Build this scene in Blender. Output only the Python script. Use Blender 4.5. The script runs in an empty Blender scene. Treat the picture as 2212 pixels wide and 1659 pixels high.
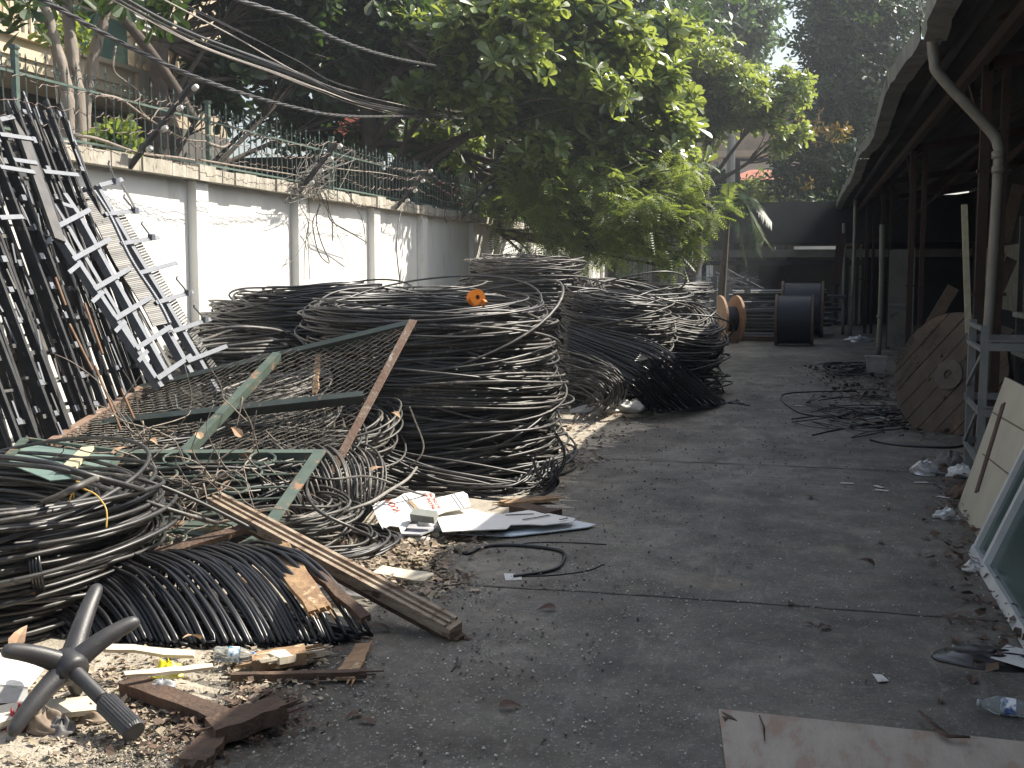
import bpy, math, random
import numpy as np
from mathutils import Vector, Matrix
sc = bpy.context.scene
C = sc.collection
# ---------------------------------------------------------------- camera
H = 1.65; FOC = 2500.0
PSI = math.atan(634 / 2500 * math.cos(math.radians(5.48))); TH = math.radians(5.48)
FW = np.array([-math.sin(PSI) * math.cos(TH), math.cos(PSI) * math.cos(TH), -math.sin(TH)])
RT = np.array([math.cos(PSI), math.sin(PSI), 0.0])
UP = np.cross(RT, FW)
CAM = np.array([0, 0, H])
cd = bpy.data.cameras.new('camera'); cam = bpy.data.objects.new('camera', cd); C.objects.link(cam)
cd.sensor_width = 36; cd.lens = 36 * FOC / 2212; cd.clip_end = 2000; cd.clip_start = .05
cam.matrix_world = Matrix(((RT[0], UP[0], -FW[0], 0), (RT[1], UP[1], -FW[1], 0), (RT[2], UP[2], -FW[2], H), (0, 0, 0, 1)))
sc.camera = cam
# ---------------------------------------------------------------- light
SUN_DIR = np.array([1.0, .66, 1.31]); SUN_DIR /= np.linalg.norm(SUN_DIR)      # towards the sun
elev = math.asin(SUN_DIR[2]); az = math.atan2(SUN_DIR[0], SUN_DIR[1])         # clockwise from +y
w = bpy.data.worlds.new('World'); sc.world = w; w.use_nodes = True
nt = w.node_tree; bg = nt.nodes['Background']
sky = nt.nodes.new('ShaderNodeTexSky'); sky.sky_type = 'NISHITA'; sky.sun_disc = False
sky.sun_elevation = elev; sky.sun_rotation = az; sky.air_density = 1.3; sky.dust_density = 3.0; sky.altitude = 10
hs_ = nt.nodes.new('ShaderNodeHueSaturation'); hs_.inputs['Saturation'].default_value = .72
nt.links.new(sky.outputs[0], hs_.inputs['Color']); nt.links.new(hs_.outputs[0], bg.inputs[0]); bg.inputs[1].default_value = .108
sl = bpy.data.lights.new('sun', 'SUN'); sl.energy = 5.0; sl.angle = math.radians(.5); sl.color = (1.0, .93, .82)
so = bpy.data.objects.new('sun', sl); C.objects.link(so)
so.rotation_euler = Vector(SUN_DIR).to_track_quat('Z', 'Y').to_euler()
sc.view_settings.view_transform = 'Standard'; sc.view_settings.look = 'None'
sc.view_settings.exposure = .95; sc.view_settings.gamma = 1
sc.cycles.max_bounces = 6; sc.cycles.diffuse_bounces = 3; sc.cycles.glossy_bounces = 2
sc.cycles.transmission_bounces = 4; sc.cycles.transparent_max_bounces = 8
sc.cycles.use_denoising = True
sc.cycles.sample_clamp_indirect = 6

# ---------------------------------------------------------------- measuring: point of the place seen at (u, v) of the 2212 px wide photo
def at(u, v, d=None, x=None, y=None, z=None):
    r = FW + RT * (u - 1106) / FOC + UP * (829.5 - v) / FOC
    if d is not None: t = d
    elif x is not None: t = x / r[0]
    elif y is not None: t = y / r[1]
    else: t = (z - H) / r[2]
    return CAM + r * t

# ---------------------------------------------------------------- materials
def M(name, c1, c2=None, scale=6, rough=.7, spec=.5, metal=0, bump=0, bscale=40, lo=.35, hi=.65, c3=None, s3=30, t3=.62, transl=None, island=0, stretch=None, alpha=None, trans=0, wide=0, ior=1.5, rr=.12, fac3=1.0):
    m = bpy.data.materials.new(name); m.use_nodes = True
    n = m.node_tree.nodes; l = m.node_tree.links; b = n['Principled BSDF']; out = n['Material Output']
    b.inputs['Roughness'].default_value = rough; b.inputs['Metallic'].default_value = metal
    b.inputs['Specular IOR Level'].default_value = spec; b.inputs['IOR'].default_value = ior
    b.inputs['Base Color'].default_value = (*c1, 1)
    if trans: b.inputs['Transmission Weight'].default_value = trans
    geo = n.new('ShaderNodeNewGeometry')
    tc = n.new('ShaderNodeTexCoord'); co = tc.outputs['Object']
    if stretch:
        mp = n.new('ShaderNodeMapping'); mp.inputs['Scale'].default_value = stretch
        l.new(co, mp.inputs[0]); co = mp.outputs[0]
    col = None
    if c2 is not None:
        nz = n.new('ShaderNodeTexNoise'); nz.inputs['Scale'].default_value = scale; nz.inputs['Detail'].default_value = 8; nz.inputs['Roughness'].default_value = .62
        l.new(co, nz.inputs['Vector'])
        rp = n.new('ShaderNodeValToRGB'); rp.color_ramp.elements[0].position = lo; rp.color_ramp.elements[1].position = hi
        rp.color_ramp.elements[0].color = (*c1, 1); rp.color_ramp.elements[1].color = (*c2, 1)
        l.new(nz.outputs['Fac'], rp.inputs[0]); col = rp.outputs[0]
        mr = n.new('ShaderNodeMapRange'); mr.inputs[3].default_value = max(.03, rough - rr); mr.inputs[4].default_value = min(1, rough + rr)
        l.new(nz.outputs['Fac'], mr.inputs[0]); l.new(mr.outputs[0], b.inputs['Roughness'])
    if c3 is not None:
        n3 = n.new('ShaderNodeTexNoise'); n3.inputs['Scale'].default_value = s3; n3.inputs['Detail'].default_value = 6; n3.inputs['Roughness'].default_value = .7
        l.new(co, n3.inputs['Vector'])
        r3 = n.new('ShaderNodeValToRGB'); r3.color_ramp.elements[0].position = t3; r3.color_ramp.elements[1].position = min(1, t3 + .07)
        r3.color_ramp.elements[0].color = (0, 0, 0, 1); r3.color_ramp.elements[1].color = (fac3, fac3, fac3, 1)
        l.new(n3.outputs['Fac'], r3.inputs[0])
        mx = n.new('ShaderNodeMix'); mx.data_type = 'RGBA'
        if col is not None: l.new(col, mx.inputs[6])
        else: mx.inputs[6].default_value = (*c1, 1)
        mx.inputs[7].default_value = (*c3, 1); l.new(r3.outputs[0], mx.inputs[0]); col = mx.outputs[2]
    if island:
        hs = n.new('ShaderNodeHueSaturation')
        if col is not None: l.new(col, hs.inputs['Color'])
        else: hs.inputs['Color'].default_value = (*c1, 1)
        mr2 = n.new('ShaderNodeMapRange'); mr2.inputs[3].default_value = 1 - island; mr2.inputs[4].default_value = 1 + island
        l.new(geo.outputs['Random Per Island'], mr2.inputs[0]); l.new(mr2.outputs[0], hs.inputs['Value'])
        mr4 = n.new('ShaderNodeMapRange'); mr4.inputs[3].default_value = .5 - .04 * island; mr4.inputs[4].default_value = .5 + .04 * island
        ml = n.new('ShaderNodeMath'); ml.operation = 'FRACT'; mk = n.new('ShaderNodeMath'); mk.operation = 'MULTIPLY'; mk.inputs[1].default_value = 7.31
        l.new(geo.outputs['Random Per Island'], mk.inputs[0]); l.new(mk.outputs[0], ml.inputs[0]); l.new(ml.outputs[0], mr4.inputs[0]); l.new(mr4.outputs[0], hs.inputs['Hue'])
        col = hs.outputs[0]
    if col is not None: l.new(col, b.inputs['Base Color'])
    if bump:
        nb = n.new('ShaderNodeTexNoise'); nb.inputs['Scale'].default_value = bscale; nb.inputs['Detail'].default_value = 8
        l.new(co, nb.inputs['Vector']); bp = n.new('ShaderNodeBump'); bp.inputs['Strength'].default_value = bump; bp.inputs['Distance'].default_value = .02
        l.new(nb.outputs['Fac'], bp.inputs['Height']); l.new(bp.outputs[0], b.inputs['Normal'])
    if transl is not None:
        tr = n.new('ShaderNodeBsdfTranslucent'); tr.inputs[0].default_value = (*transl[:3], 1)
        mxs = n.new('ShaderNodeMixShader'); mxs.inputs[0].default_value = transl[3]
        l.new(b.outputs[0], mxs.inputs[1]); l.new(tr.outputs[0], mxs.inputs[2]); l.new(mxs.outputs[0], out.inputs[0])
    return m

# ---------------------------------------------------------------- objects
def tag(o, label, cat=None, group=None, kind=None):
    if label: o['label'] = label
    if cat: o['category'] = cat
    if group: o['group'] = group
    if kind: o['kind'] = kind
    return o
def thing(name, loc, label, cat, group=None):
    o = bpy.data.objects.new(name, None); C.objects.link(o); o.location = Vector([float(q) for q in loc]); o.empty_display_size = .1
    return tag(o, label, cat, group)
def wpos(p):
    v = Vector((0, 0, 0))
    while p is not None: v = v + p.location; p = p.parent
    return v
def norm(a):
    a = np.asarray(a, float); return a / (np.linalg.norm(a, axis=-1, keepdims=True) + 1e-12)

class MB:
    def __init__(s): s.v = []; s.f4 = []; s.f3 = []; s.n = 0
    def add(s, v, f4=None, f3=None):
        v = np.asarray(v, float).reshape(-1, 3); s.v.append(v)
        if f4 is not None and len(f4): s.f4.append(np.asarray(f4, int) + s.n)
        if f3 is not None and len(f3): s.f3.append(np.asarray(f3, int) + s.n)
        s.n += len(v); return s
    def hexa(s, p):   # eight corners, bottom 0-3 ring, top 4-7 ring
        return s.add(p, [[3, 2, 1, 0], [4, 5, 6, 7], [0, 1, 5, 4], [1, 2, 6, 5], [2, 3, 7, 6], [3, 0, 4, 7]])
    def box(s, c, d, yaw=0, tilt=None):
        c = np.asarray(c, float); x, y, z = [q / 2 for q in d]
        p = np.array([[-x, -y, -z], [x, -y, -z], [x, y, -z], [-x, y, -z], [-x, -y, z], [x, -y, z], [x, y, z], [-x, y, z]])
        if tilt: p = p @ np.array(Matrix.Rotation(tilt[0], 3, 'X') ).T; p = p @ np.array(Matrix.Rotation(tilt[1], 3, 'Y')).T
        if yaw: p = p @ np.array(Matrix.Rotation(yaw, 3, 'Z')).T
        return s.hexa(p + c)
    def bx(s, x0, x1, y0, y1, z0, z1): return s.box(((x0 + x1) / 2, (y0 + y1) / 2, (z0 + z1) / 2), (x1 - x0, y1 - y0, z1 - z0))
    def bar(s, a, b, wd, th, nrm=(0, 0, 1), w2=None):  # flat bar a->b: wd across, th along nrm
        a = np.asarray(a, float); b = np.asarray(b, float); t = norm(b - a); nn = np.asarray(nrm, float)
        sd = norm(np.cross(t, nn)); n2 = np.cross(sd, t); W2 = wd if w2 is None else w2
        p = [a - sd * wd / 2 - n2 * th / 2, a + sd * wd / 2 - n2 * th / 2, b + sd * W2 / 2 - n2 * th / 2, b - sd * W2 / 2 - n2 * th / 2]
        p += [q + n2 * th for q in p]; return s.hexa(p)
    def angle(s, a, b, wd, th, nrm=(0, 0, 1)):  # L-profile
        a = np.asarray(a, float); b = np.asarray(b, float); t = norm(b - a); nn = np.asarray(nrm, float)
        sd = norm(np.cross(t, nn)); n2 = np.cross(sd, t)
        s.bar(a, b, wd, th, nrm); o = sd * (wd / 2 - th / 2) - n2 * (wd / 2 + th * .3)
        return s.bar(a + o, b + o, wd * .9, th, sd)
    def tube(s, path, r, k=6, cap=True, ref=None, flat=1.0):
        P = np.asarray(path, float); N = len(P); T = np.gradient(P, axis=0); T = norm(T)
        if ref is None:
            ref = np.eye(3)[np.argmin(np.abs(T).sum(0))]
        ref = np.asarray(ref, float)
        A = norm(np.cross(T, ref)); B = np.cross(T, A)
        r = np.broadcast_to(np.asarray(r, float), (N,))
        an = np.arange(k) * 2 * np.pi / k
        V = P[:, None, :] + r[:, None, None] * (np.cos(an)[None, :, None] * A[:, None, :] + flat * np.sin(an)[None, :, None] * B[:, None, :])
        i = np.arange(N - 1)[:, None] * k; j = np.arange(k)[None, :]; j2 = (j + 1) % k
        F = np.stack([i + j, i + j2, i + k + j2, i + k + j], -1).reshape(-1, 4)
        f3 = []
        V = V.reshape(-1, 3)
        if cap:
            V = np.vstack([V, P[:1], P[-1:]]); c0 = N * k; c1 = c0 + 1
            f3 = [[c0, (q + 1) % k, q] for q in range(k)] + [[c1, (N - 1) * k + q, (N - 1) * k + (q + 1) % k] for q in range(k)]
        return s.add(V, F, f3)
    def poly(s, pts, th, nrm=None):  # flat or warped polygon outline given thickness (fan faces)
        p = np.asarray(pts, float); n = len(p); c = p.mean(0)
        if nrm is None:
            nrm = norm(sum(np.cross(p[i] - c, p[(i + 1) % n] - c) for i in range(n)))
        nrm = np.asarray(nrm, float)
        V = np.vstack([p, p - nrm * th, [c], [c - nrm * th]])
        f3 = [[2 * n, i, (i + 1) % n] for i in range(n)] + [[2 * n + 1, n + (i + 1) % n, n + i] for i in range(n)]
        f4 = [[i, n + i, n + (i + 1) % n, (i + 1) % n] for i in range(n)]
        return s.add(V, f4, f3)
    def disc(s, c, ax, r, th, k=40, r0=0):  # disc/ring with axis ax
        ax = norm(ax); a = norm(np.cross(ax, (0, 0, 1) if abs(ax[2]) < .9 else (1, 0, 0))); b = np.cross(ax, a); c = np.asarray(c, float)
        an = np.arange(k) * 2 * np.pi / k; ring = np.cos(an)[:, None] * a + np.sin(an)[:, None] * b
        V = np.vstack([c + ring * r - ax * th / 2, c + ring * r + ax * th / 2, c + ring * r0 - ax * th / 2, c + ring * r0 + ax * th / 2])
        i = np.arange(k); j = (i + 1) % k
        f = np.vstack([np.stack(q, 1) for q in ((i, j, k + j, k + i), (k + i, k + j, 3 * k + j, 3 * k + i), (j, i, 2 * k + i, 2 * k + j))] + ([np.stack((2 * k + j, 2 * k + i, 3 * k + i, 3 * k + j), 1)] if r0 > 0 else []))
        return s.add(V, f)
    def revolve(s, prof, c, ax=(0, 0, 1), k=20):  # prof: [(r, h)...] along ax from c
        ax = norm(ax); a = norm(np.cross(ax, (0, 0, 1) if abs(ax[2]) < .9 else (1, 0, 0))); b = np.cross(ax, a)
        an = np.arange(k) * 2 * np.pi / k; ring = np.cos(an)[:, None] * a + np.sin(an)[:, None] * b
        V = np.vstack([np.asarray(c) + ring * max(r, 1e-4) + ax * h for r, h in prof]); N = len(prof)
        i = np.arange(N - 1)[:, None] * k; j = np.arange(k)[None, :]; j2 = (j + 1) % k
        return s.add(V, np.stack([i + j, i + j2, i + k + j2, i + k + j], -1).reshape(-1, 4))
    def build(s, name, m, parent=None, smooth=False, label=None, cat=None, group=None, kind=None, origin=None):
        V = np.vstack(s.v)
        if parent is not None: O = np.array(wpos(parent))
        elif origin is not None: O = np.asarray(origin, float)
        else:
            O = V.mean(0); O[2] = V[:, 2].min()
        V = V - O
        me = bpy.data.meshes.new(name)
        f4 = np.vstack(s.f4) if s.f4 else np.zeros((0, 4), int); f3 = np.vstack(s.f3) if s.f3 else np.zeros((0, 3), int)
        nl = len(f4) * 4 + len(f3) * 3
        me.vertices.add(len(V)); me.vertices.foreach_set('co', V.astype(np.float32).ravel())
        me.loops.add(nl); me.loops.foreach_set('vertex_index', np.concatenate([f4.ravel(), f3.ravel()]).astype(np.int32))
        me.polygons.add(len(f4) + len(f3))
        me.polygons.foreach_set('loop_start', np.concatenate([np.arange(len(f4)) * 4, len(f4) * 4 + np.arange(len(f3)) * 3]).astype(np.int32))
        me.polygons.foreach_set('use_smooth', np.full(len(f4) + len(f3), bool(smooth)))
        me.update(calc_edges=True)
        me.materials.append(m)
        o = bpy.data.objects.new(name, me); C.objects.link(o)
        if parent is not None: o.parent = parent
        else: o.location = Vector([float(q) for q in O])
        return tag(o, label, cat, group, kind)
def copy_tree(o, parent=None):
    c = o.copy(); C.objects.link(c)
    if parent is not None: c.parent = parent
    for ch in [q for q in bpy.data.objects if q.parent is o]: copy_tree(ch, c)
    return c
def catmull(pts, n=10):
    P = np.asarray(pts, float); P = np.vstack([2 * P[0] - P[1], P, 2 * P[-1] - P[-2]]); out = []
    for i in range(1, len(P) - 2):
        t = np.linspace(0, 1, n, endpoint=False)[:, None]; a, b, c, d = P[i - 1:i + 3]
        out.append(.5 * (2 * b + (c - a) * t + (2 * a - 5 * b + 4 * c - d) * t ** 2 + (3 * b - a - 3 * c + d) * t ** 3))
    out.append(P[-2:-1]); return np.vstack(out)
def rot_frames(N, rng, zdir=None, spread=1.0):
    """N random orthonormal frames (columns x,y,z); z near zdir when given"""
    z = norm(rng.normal(size=(N, 3))) if zdir is None else norm(np.asarray(zdir) + spread * rng.normal(size=(N, 3)))
    x = norm(np.cross(z, rng.normal(size=(N, 3)))); y = np.cross(z, x)
    return np.stack([x, y, z], -1)
def scatter(mb, tv, f4, f3, pos, R, sc_):
    """copies of a template (tv,f4,f3) at pos with rotation R and scale"""
    N = len(pos); m = len(tv); sc_ = np.broadcast_to(sc_, (N,))
    V = np.einsum('nij,mj->nmi', R, tv) * sc_[:, None, None] + pos[:, None, :]
    off = (np.arange(N) * m)[:, None, None]
    mb.add(V.reshape(-1, 3), (np.asarray(f4)[None] + off).reshape(-1, 4) if f4 is not None and len(f4) else None,
           (np.asarray(f3)[None] + off).reshape(-1, 3) if f3 is not None and len(f3) else None)
# ================================================================ materials
def ground_mat():
    m = bpy.data.materials.new('concrete_ground'); m.use_nodes = True
    n = m.node_tree.nodes; l = m.node_tree.links; b = n['Principled BSDF']; tc = n.new('ShaderNodeTexCoord'); co = tc.outputs['Object']
    def noise(s, d=8, r=.6, st=None):
        q = n.new('ShaderNodeTexNoise'); q.inputs['Scale'].default_value = s; q.inputs['Detail'].default_value = d; q.inputs['Roughness'].default_value = r
        if st:
            mp = n.new('ShaderNodeMapping'); mp.inputs['Scale'].default_value = st; l.new(co, mp.inputs[0]); l.new(mp.outputs[0], q.inputs[0])
        else: l.new(co, q.inputs[0])
        return q.outputs['Fac']
    def ramp(src, a, b_, ca, cb):
        q = n.new('ShaderNodeValToRGB'); e = q.color_ramp.elements; e[0].position = a; e[1].position = b_; e[0].color = (*ca, 1); e[1].color = (*cb, 1)
        l.new(src, q.inputs[0]); return q.outputs[0]
    def mix(f, a, b_, mode='MIX', fv=None):
        q = n.new('ShaderNodeMix'); q.data_type = 'RGBA'; q.blend_type = mode
        if fv is not None: q.inputs[0].default_value = fv
        else: l.new(f, q.inputs[0])
        for k, s in ((6, a), (7, b_)):
            if isinstance(s, tuple): q.inputs[k].default_value = (*s, 1)
            else: l.new(s, q.inputs[k])
        return q.outputs[2]
    base = ramp(noise(.55, 6, .66, (1.25, .7, 1)), .38, .62, (.112, .099, .078), (.29, .264, .216))
    mid = ramp(noise(2.2, 9, .75), .36, .64, (.40, .39, .38), (1.0, 1.0, .98))
    c = mix(None, base, mid, 'MULTIPLY', .9)
    c = mix(ramp(noise(9, 8, .8), .47, .60, (0, 0, 0), (.62, .62, .62)), c, (.09, .083, .075))
    c = mix(ramp(noise(14, 8, .8, (1.3, .8, 1)), .54, .66, (0, 0, 0), (.5, .5, .5)), c, (.33, .31, .27))
    c = mix(ramp(noise(60, 3, .8), .6, .66, (0, 0, 0), (.8, .8, .8)), c, (.5, .48, .43))
    c = mix(ramp(noise(38, 4, .8), .29, .36, (.85, .85, .85), (0, 0, 0)), c, (.06, .055, .05))
    c = mix(ramp(noise(1.1, 4, .5), .62, .74, (0, 0, 0), (.5, .5, .5)), c, (.33, .27, .19))
    c = mix(ramp(noise(1.3, 5, .6, (1.6, .6, 1)), .56, .66, (0, 0, 0), (.7, .7, .7)), c, (.062, .056, .048))
    c = mix(ramp(noise(4.5, 5, .65, (2.2, .3, 1)), .60, .68, (0, 0, 0), (.22, .22, .22)), c, (.42, .40, .35))
    l.new(c, b.inputs['Base Color'])
    l.new(ramp(noise(3, 6), .3, .7, (.55,) * 3, (.9,) * 3), b.inputs['Roughness'])
    bp = n.new('ShaderNodeBump'); bp.inputs['Strength'].default_value = .5; bp.inputs['Distance'].default_value = .012
    l.new(noise(45, 8, .7), bp.inputs['Height']); l.new(bp.outputs[0], b.inputs['Normal']); return m
m_ground = ground_mat()
m_dirt = M('sandy_dirt', (.28, .25, .195), (.46, .41, .33), 9, .95, bump=.6, bscale=90, c3=(.12, .09, .06), s3=50, t3=.6)
m_crack = M('joint_dark', (.06, .056, .05), (.17, .16, .14), 5, .95)
m_white = M('whitewash', (.79, .78, .74), (.69, .68, .635), 1.7, .85, bump=.12, bscale=30, c3=(.42, .40, .35), s3=2.0, t3=.58, fac3=.4, stretch=(1, 1, .45))
m_cope = M('old_coping', (.50, .47, .40), (.30, .27, .21), 5, .95, bump=.6, bscale=40, c3=(.12, .11, .09), s3=16, t3=.58, stretch=(1.2, 1.2, .35), fac3=.8)
m_fence = M('green_paint_iron', (.06, .10, .085), (.11, .15, .125), 12, .55, c3=(.14, .07, .04), s3=30, t3=.62)
m_beige = M('beige_render', (.50, .42, .31), (.38, .31, .23), 2, .9, bump=.1)
m_grey = M('grey_render_and_wall_shade', (.16, .15, .14), (.10, .095, .09), 1.5, .9, bump=.1)
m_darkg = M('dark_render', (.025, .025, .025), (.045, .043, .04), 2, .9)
m_glass = M('greenish_glass', (.25, .42, .38), None, rough=.08, spec=.6, trans=.5)
m_pane = M('window_pane', (.05, .06, .07), None, rough=.06, spec=.8)
m_redroof = M('red_tile', (.33, .08, .045), (.22, .06, .04), 8, .8)
m_zinc = M('dull_zinc_roof', (.16, .15, .135), (.08, .073, .065), 1.6, .6, metal=.15, c3=(.12, .06, .03), s3=4, t3=.58, stretch=(1, .25, 1))
m_gut = M('grey_gutter', (.25, .25, .235), (.16, .16, .145), 3, .6, c3=(.10, .09, .07), s3=9, t3=.58)
m_pvc = M('grey_pvc_pipe', (.24, .225, .19), (.15, .14, .115), 4, .5, c3=(.13, .10, .07), s3=7, t3=.6, stretch=(1, 1, .5))
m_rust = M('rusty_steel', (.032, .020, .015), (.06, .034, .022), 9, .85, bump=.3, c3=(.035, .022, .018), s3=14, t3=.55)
m_steel = M('dark_steel', (.05, .05, .05), (.09, .085, .08), 8, .5, metal=.3)
m_galv = M('galvanised_steel', (.21, .22, .24), (.15, .16, .175), 18, .42, metal=.35, c3=(.25, .17, .1), s3=26, t3=.67)
m_old = M('weathered_steel', (.055, .055, .055), (.11, .108, .10), 14, .55, metal=.3, c3=(.20, .12, .07), s3=20, t3=.62, island=.5)
m_bark = M('pale_bark', (.20, .17, .14), (.29, .25, .21), 6, .95, bump=.6, bscale=25, c3=(.12, .09, .07), s3=14, t3=.55, stretch=(1, 1, .3))
m_bark2 = M('dark_bark', (.05, .04, .03), (.09, .07, .055), 8, .95, bump=.6, bscale=25)

# ================================================================ ground
g = MB(); g.add([[-150, -60, 0], [150, -60, 0], [150, 260, 0], [-150, 260, 0]], [[0, 1, 2, 3]])
g.build('ground', m_ground, kind='structure', origin=(0, 0, 0))
rng = np.random.default_rng(5)
j = MB()
for y0, wd in ((5.85, .035), (10.1, .034), (14.4, .03), (18.7, .035), (23.0, .04), (31.6, .05)):
    xs = np.linspace(-5.9, 3.6, 120); yy = y0 + .012 * np.cumsum(rng.normal(size=120)) * .35 + .0 * xs
    hw = wd * (.35 + .5 * rng.random(120)) / 2
    V = np.vstack([np.stack([xs, yy - hw, np.full(120, .004)], 1), np.stack([xs, yy + hw, np.full(120, .004)], 1)])
    i = np.arange(119); j.add(V, np.stack([i, i + 1, 121 + i, 120 + i], 1))
j.build('ground_joint', m_crack, kind='structure', origin=(0, 0, 0))
# thin sand and dust drift lying along the heaps
d = MB(); ys = np.linspace(2, 19, 420); xe = np.interp(ys, [2, 6, 7.5, 19], [-2.3, -2.3, -1.9, -1.9]) + .22 * np.sin(ys * 1.7) + .12 * np.sin(ys * 4.1 + 1) + .05 * np.sin(ys * 13) + .07 * rng.normal(size=420)
V = np.vstack([np.stack([np.full(420, -5.9), ys, np.full(420, .006)], 1), np.stack([xe - .25, ys, np.full(420, .012)], 1), np.stack([xe + .1 * rng.random(420), ys, np.full(420, -.002)], 1)])
i = np.arange(419); d.add(V, np.vstack([np.stack([i, 420 + i, 421 + i, i + 1], 1), np.stack([420 + i, 840 + i, 841 + i, 421 + i], 1)]))
d.build('sand_drift_ground', m_dirt, kind='structure', origin=(0, 0, 0))

# ================================================================ boundary wall
WX = -6.0; WT = 2.70
wl = thing('boundary_wall', (WX, 20, 0), 'long whitewashed masonry wall with pilasters and stained coping behind the cable heaps', 'wall')
MB().bx(WX - .15, WX, 2, 46, 0, WT - .13).build('wall_panel', m_white, wl)
c = MB(); ys = np.arange(2, 46.01, .25)
for a, b in zip(ys[:-1], ys[1:]):
    q = .012 * rng.normal(size=2); c.bx(WX - .24 - q[0], WX + .15 + q[0] * .6, a, b - .001, WT - .128, WT + q[1] * .5)
c.build('coping', m_cope, wl)
pil_y = []
for u in (40, 415, 635, 800, 905, 1015, 1072, 1140, 1185):
    d_ = FOC * 6 / math.cos(PSI) / (1740 - u); pil_y.append((d_ - 6 * math.sin(PSI)) / math.cos(PSI))
pil_y = [pil_y[1] - 2.42 * 2, pil_y[1] - 2.42] + pil_y[1:] + [29.4, 32, 34.6, 37.2]
for y0 in pil_y: MB().bx(WX + .002, WX + .10, y0, y0 + .24, 0, WT - .14).build('pilaster', m_white, wl)
for y0 in pil_y: MB().bx(WX - .10, WX + .17, y0 - .04, y0 + .28, WT - .135, WT + .02).build('pilaster_cap', m_cope, wl)

# ================================================================ iron railing on the wall
fx = WX - .06
fn = thing('iron_railing', (fx, 20, WT), 'green spiked iron railing mounted on top of the white wall', 'railing')
post_y = [5.0, 8.05]
for u in (463, 725, 905, 1035, 1130, 1205):
    d_ = FOC * 6.06 / math.cos(PSI) / (1740 - u); post_y.append((d_ - 6.06 * math.sin(PSI)) / math.cos(PSI))
post_y += [33, 37, 41]
for a, b in zip(post_y[:-1], post_y[1:]):
    p = MB(); z1 = WT + .52; zb = WT + .07
    p.bar((fx, a, z1), (fx, b, z1), .02, .02); p.bar((fx, a, zb), (fx, b, zb), .02, .02)
    n = max(2, int(round((b - a) / .135)))
    for k in range(1, n):
        y = a + (b - a) * k / n; ht = WT + (.66 if k % 3 else .74) + .01 * rng.normal()
        lean = .008 * rng.normal(); p.tube([(fx, y, WT), (fx + lean, y, z1), (fx + lean, y, ht - .05)], .007, 4)
        p.tube([(fx + lean, y, ht - .055), (fx + lean, y, ht - .035), (fx + lean, y, ht + .02)], [.006, .013, .001], 4, cap=False)
        if k % 2 == 0:
            for s in (-1, 1):
                t = np.linspace(0, 1, 6); p.tube(np.stack([np.full(6, fx), y + s * (.075 * t ** 1.5 ), z1 - .06 + .15 * np.sin(t * 1.9)], 1), .005, 3)
            for s in (-1, 1):
                t = np.linspace(0, 1, 7); p.tube(np.stack([np.full(7, fx), y + s * .035 * np.sin(t * 3.1), zb + .03 + .05 * t], 1), .004, 3)
    p.build('railing_panel', m_fence, fn)
    q = MB(); q.box((fx, a, WT + .35), (.045, .045, .70)); q.box((fx, a, WT + .715), (.06, .06, .03)); q.build('post', m_fence, fn)

# ================================================================ barbed wire on slanting brackets
m_barb = M('rusty_barbed_wire', (.12, .08, .065), (.2, .16, .14), 30, .6, metal=.3)
m_porc = M('porcelain', (.72, .70, .64), (.5, .47, .4), 20, .3)
brk_y = [9.35, 12.9, 16.3, 19.6, 23.0]
bo = (WX + .02, WT - .02); bi = (-.42, .68)
for k, y in enumerate(brk_y):
    t = thing('wire_bracket', (WX, y, WT), ['near', 'second', 'third', 'fourth', 'fifth'][k] + ' slanting iron bracket with porcelain knobs on the wall railing, counted from the near end', 'bracket', 'brackets carrying the barbed wire along the wall')
    a = np.array([WX + .14, y - .05, WT - .12]); b = np.array([WX + .62, y, WT + .46]) if k else np.array([WX + .70, y + .1, WT + .62])
    m = MB(); m.angle(a, b, .06, .008, (1, 0, 0)); m.build('angle_arm', m_steel, t)
    for q in range(4):
        f = .22 + .24 * q; c0 = a + (b - a) * f + np.array([.06, -.03, .02])
        MB().revolve([(.0, 0), (.024, .003), (.026, .018), (.014, .026), (.014, .034), (.026, .042), (.024, .056), (0, .06)], c0 - np.array([0, 0, .03]), (.8, -.5, .3), 10).build('insulator', m_porc, t, smooth=True)
for q in range(4):
    pts = []
    ys = np.arange(6.0, 26, .05); f = .22 + .24 * q
    x = WX + .20 + .48 * f; z = WT - .12 + .60 * f
    wob = np.cumsum(rng.normal(size=len(ys))) * .004; wob -= np.linspace(0, wob[-1], len(ys)); sag = -.10 * np.abs(np.sin((ys - 9.35) / 3.42 * np.pi)) * (1 + .5 * q / 3)
    P = np.stack([x + wob + .01 * rng.normal(size=len(ys)), ys, z + sag + .7 * wob + .012 * rng.normal(size=len(ys))], 1)
    m = MB(); m.tube(P, .0038, 4)
    for i in range(3, len(P) - 1, 2):
        dv = norm(rng.normal(size=3)) * .02; m.tube([P[i] - dv, P[i], P[i] + dv], .0022, 3)
    m.build('barbed_wire', m_barb, None, label=['lowest rusty barbed wire strand just above the wall coping', 'second rusty barbed wire strand up from the wall coping', 'third rusty barbed wire strand up from the wall coping', 'topmost rusty barbed wire strand above the spiked railing'][q], cat='wire', group='barbed wire strands along the wall')

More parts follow.
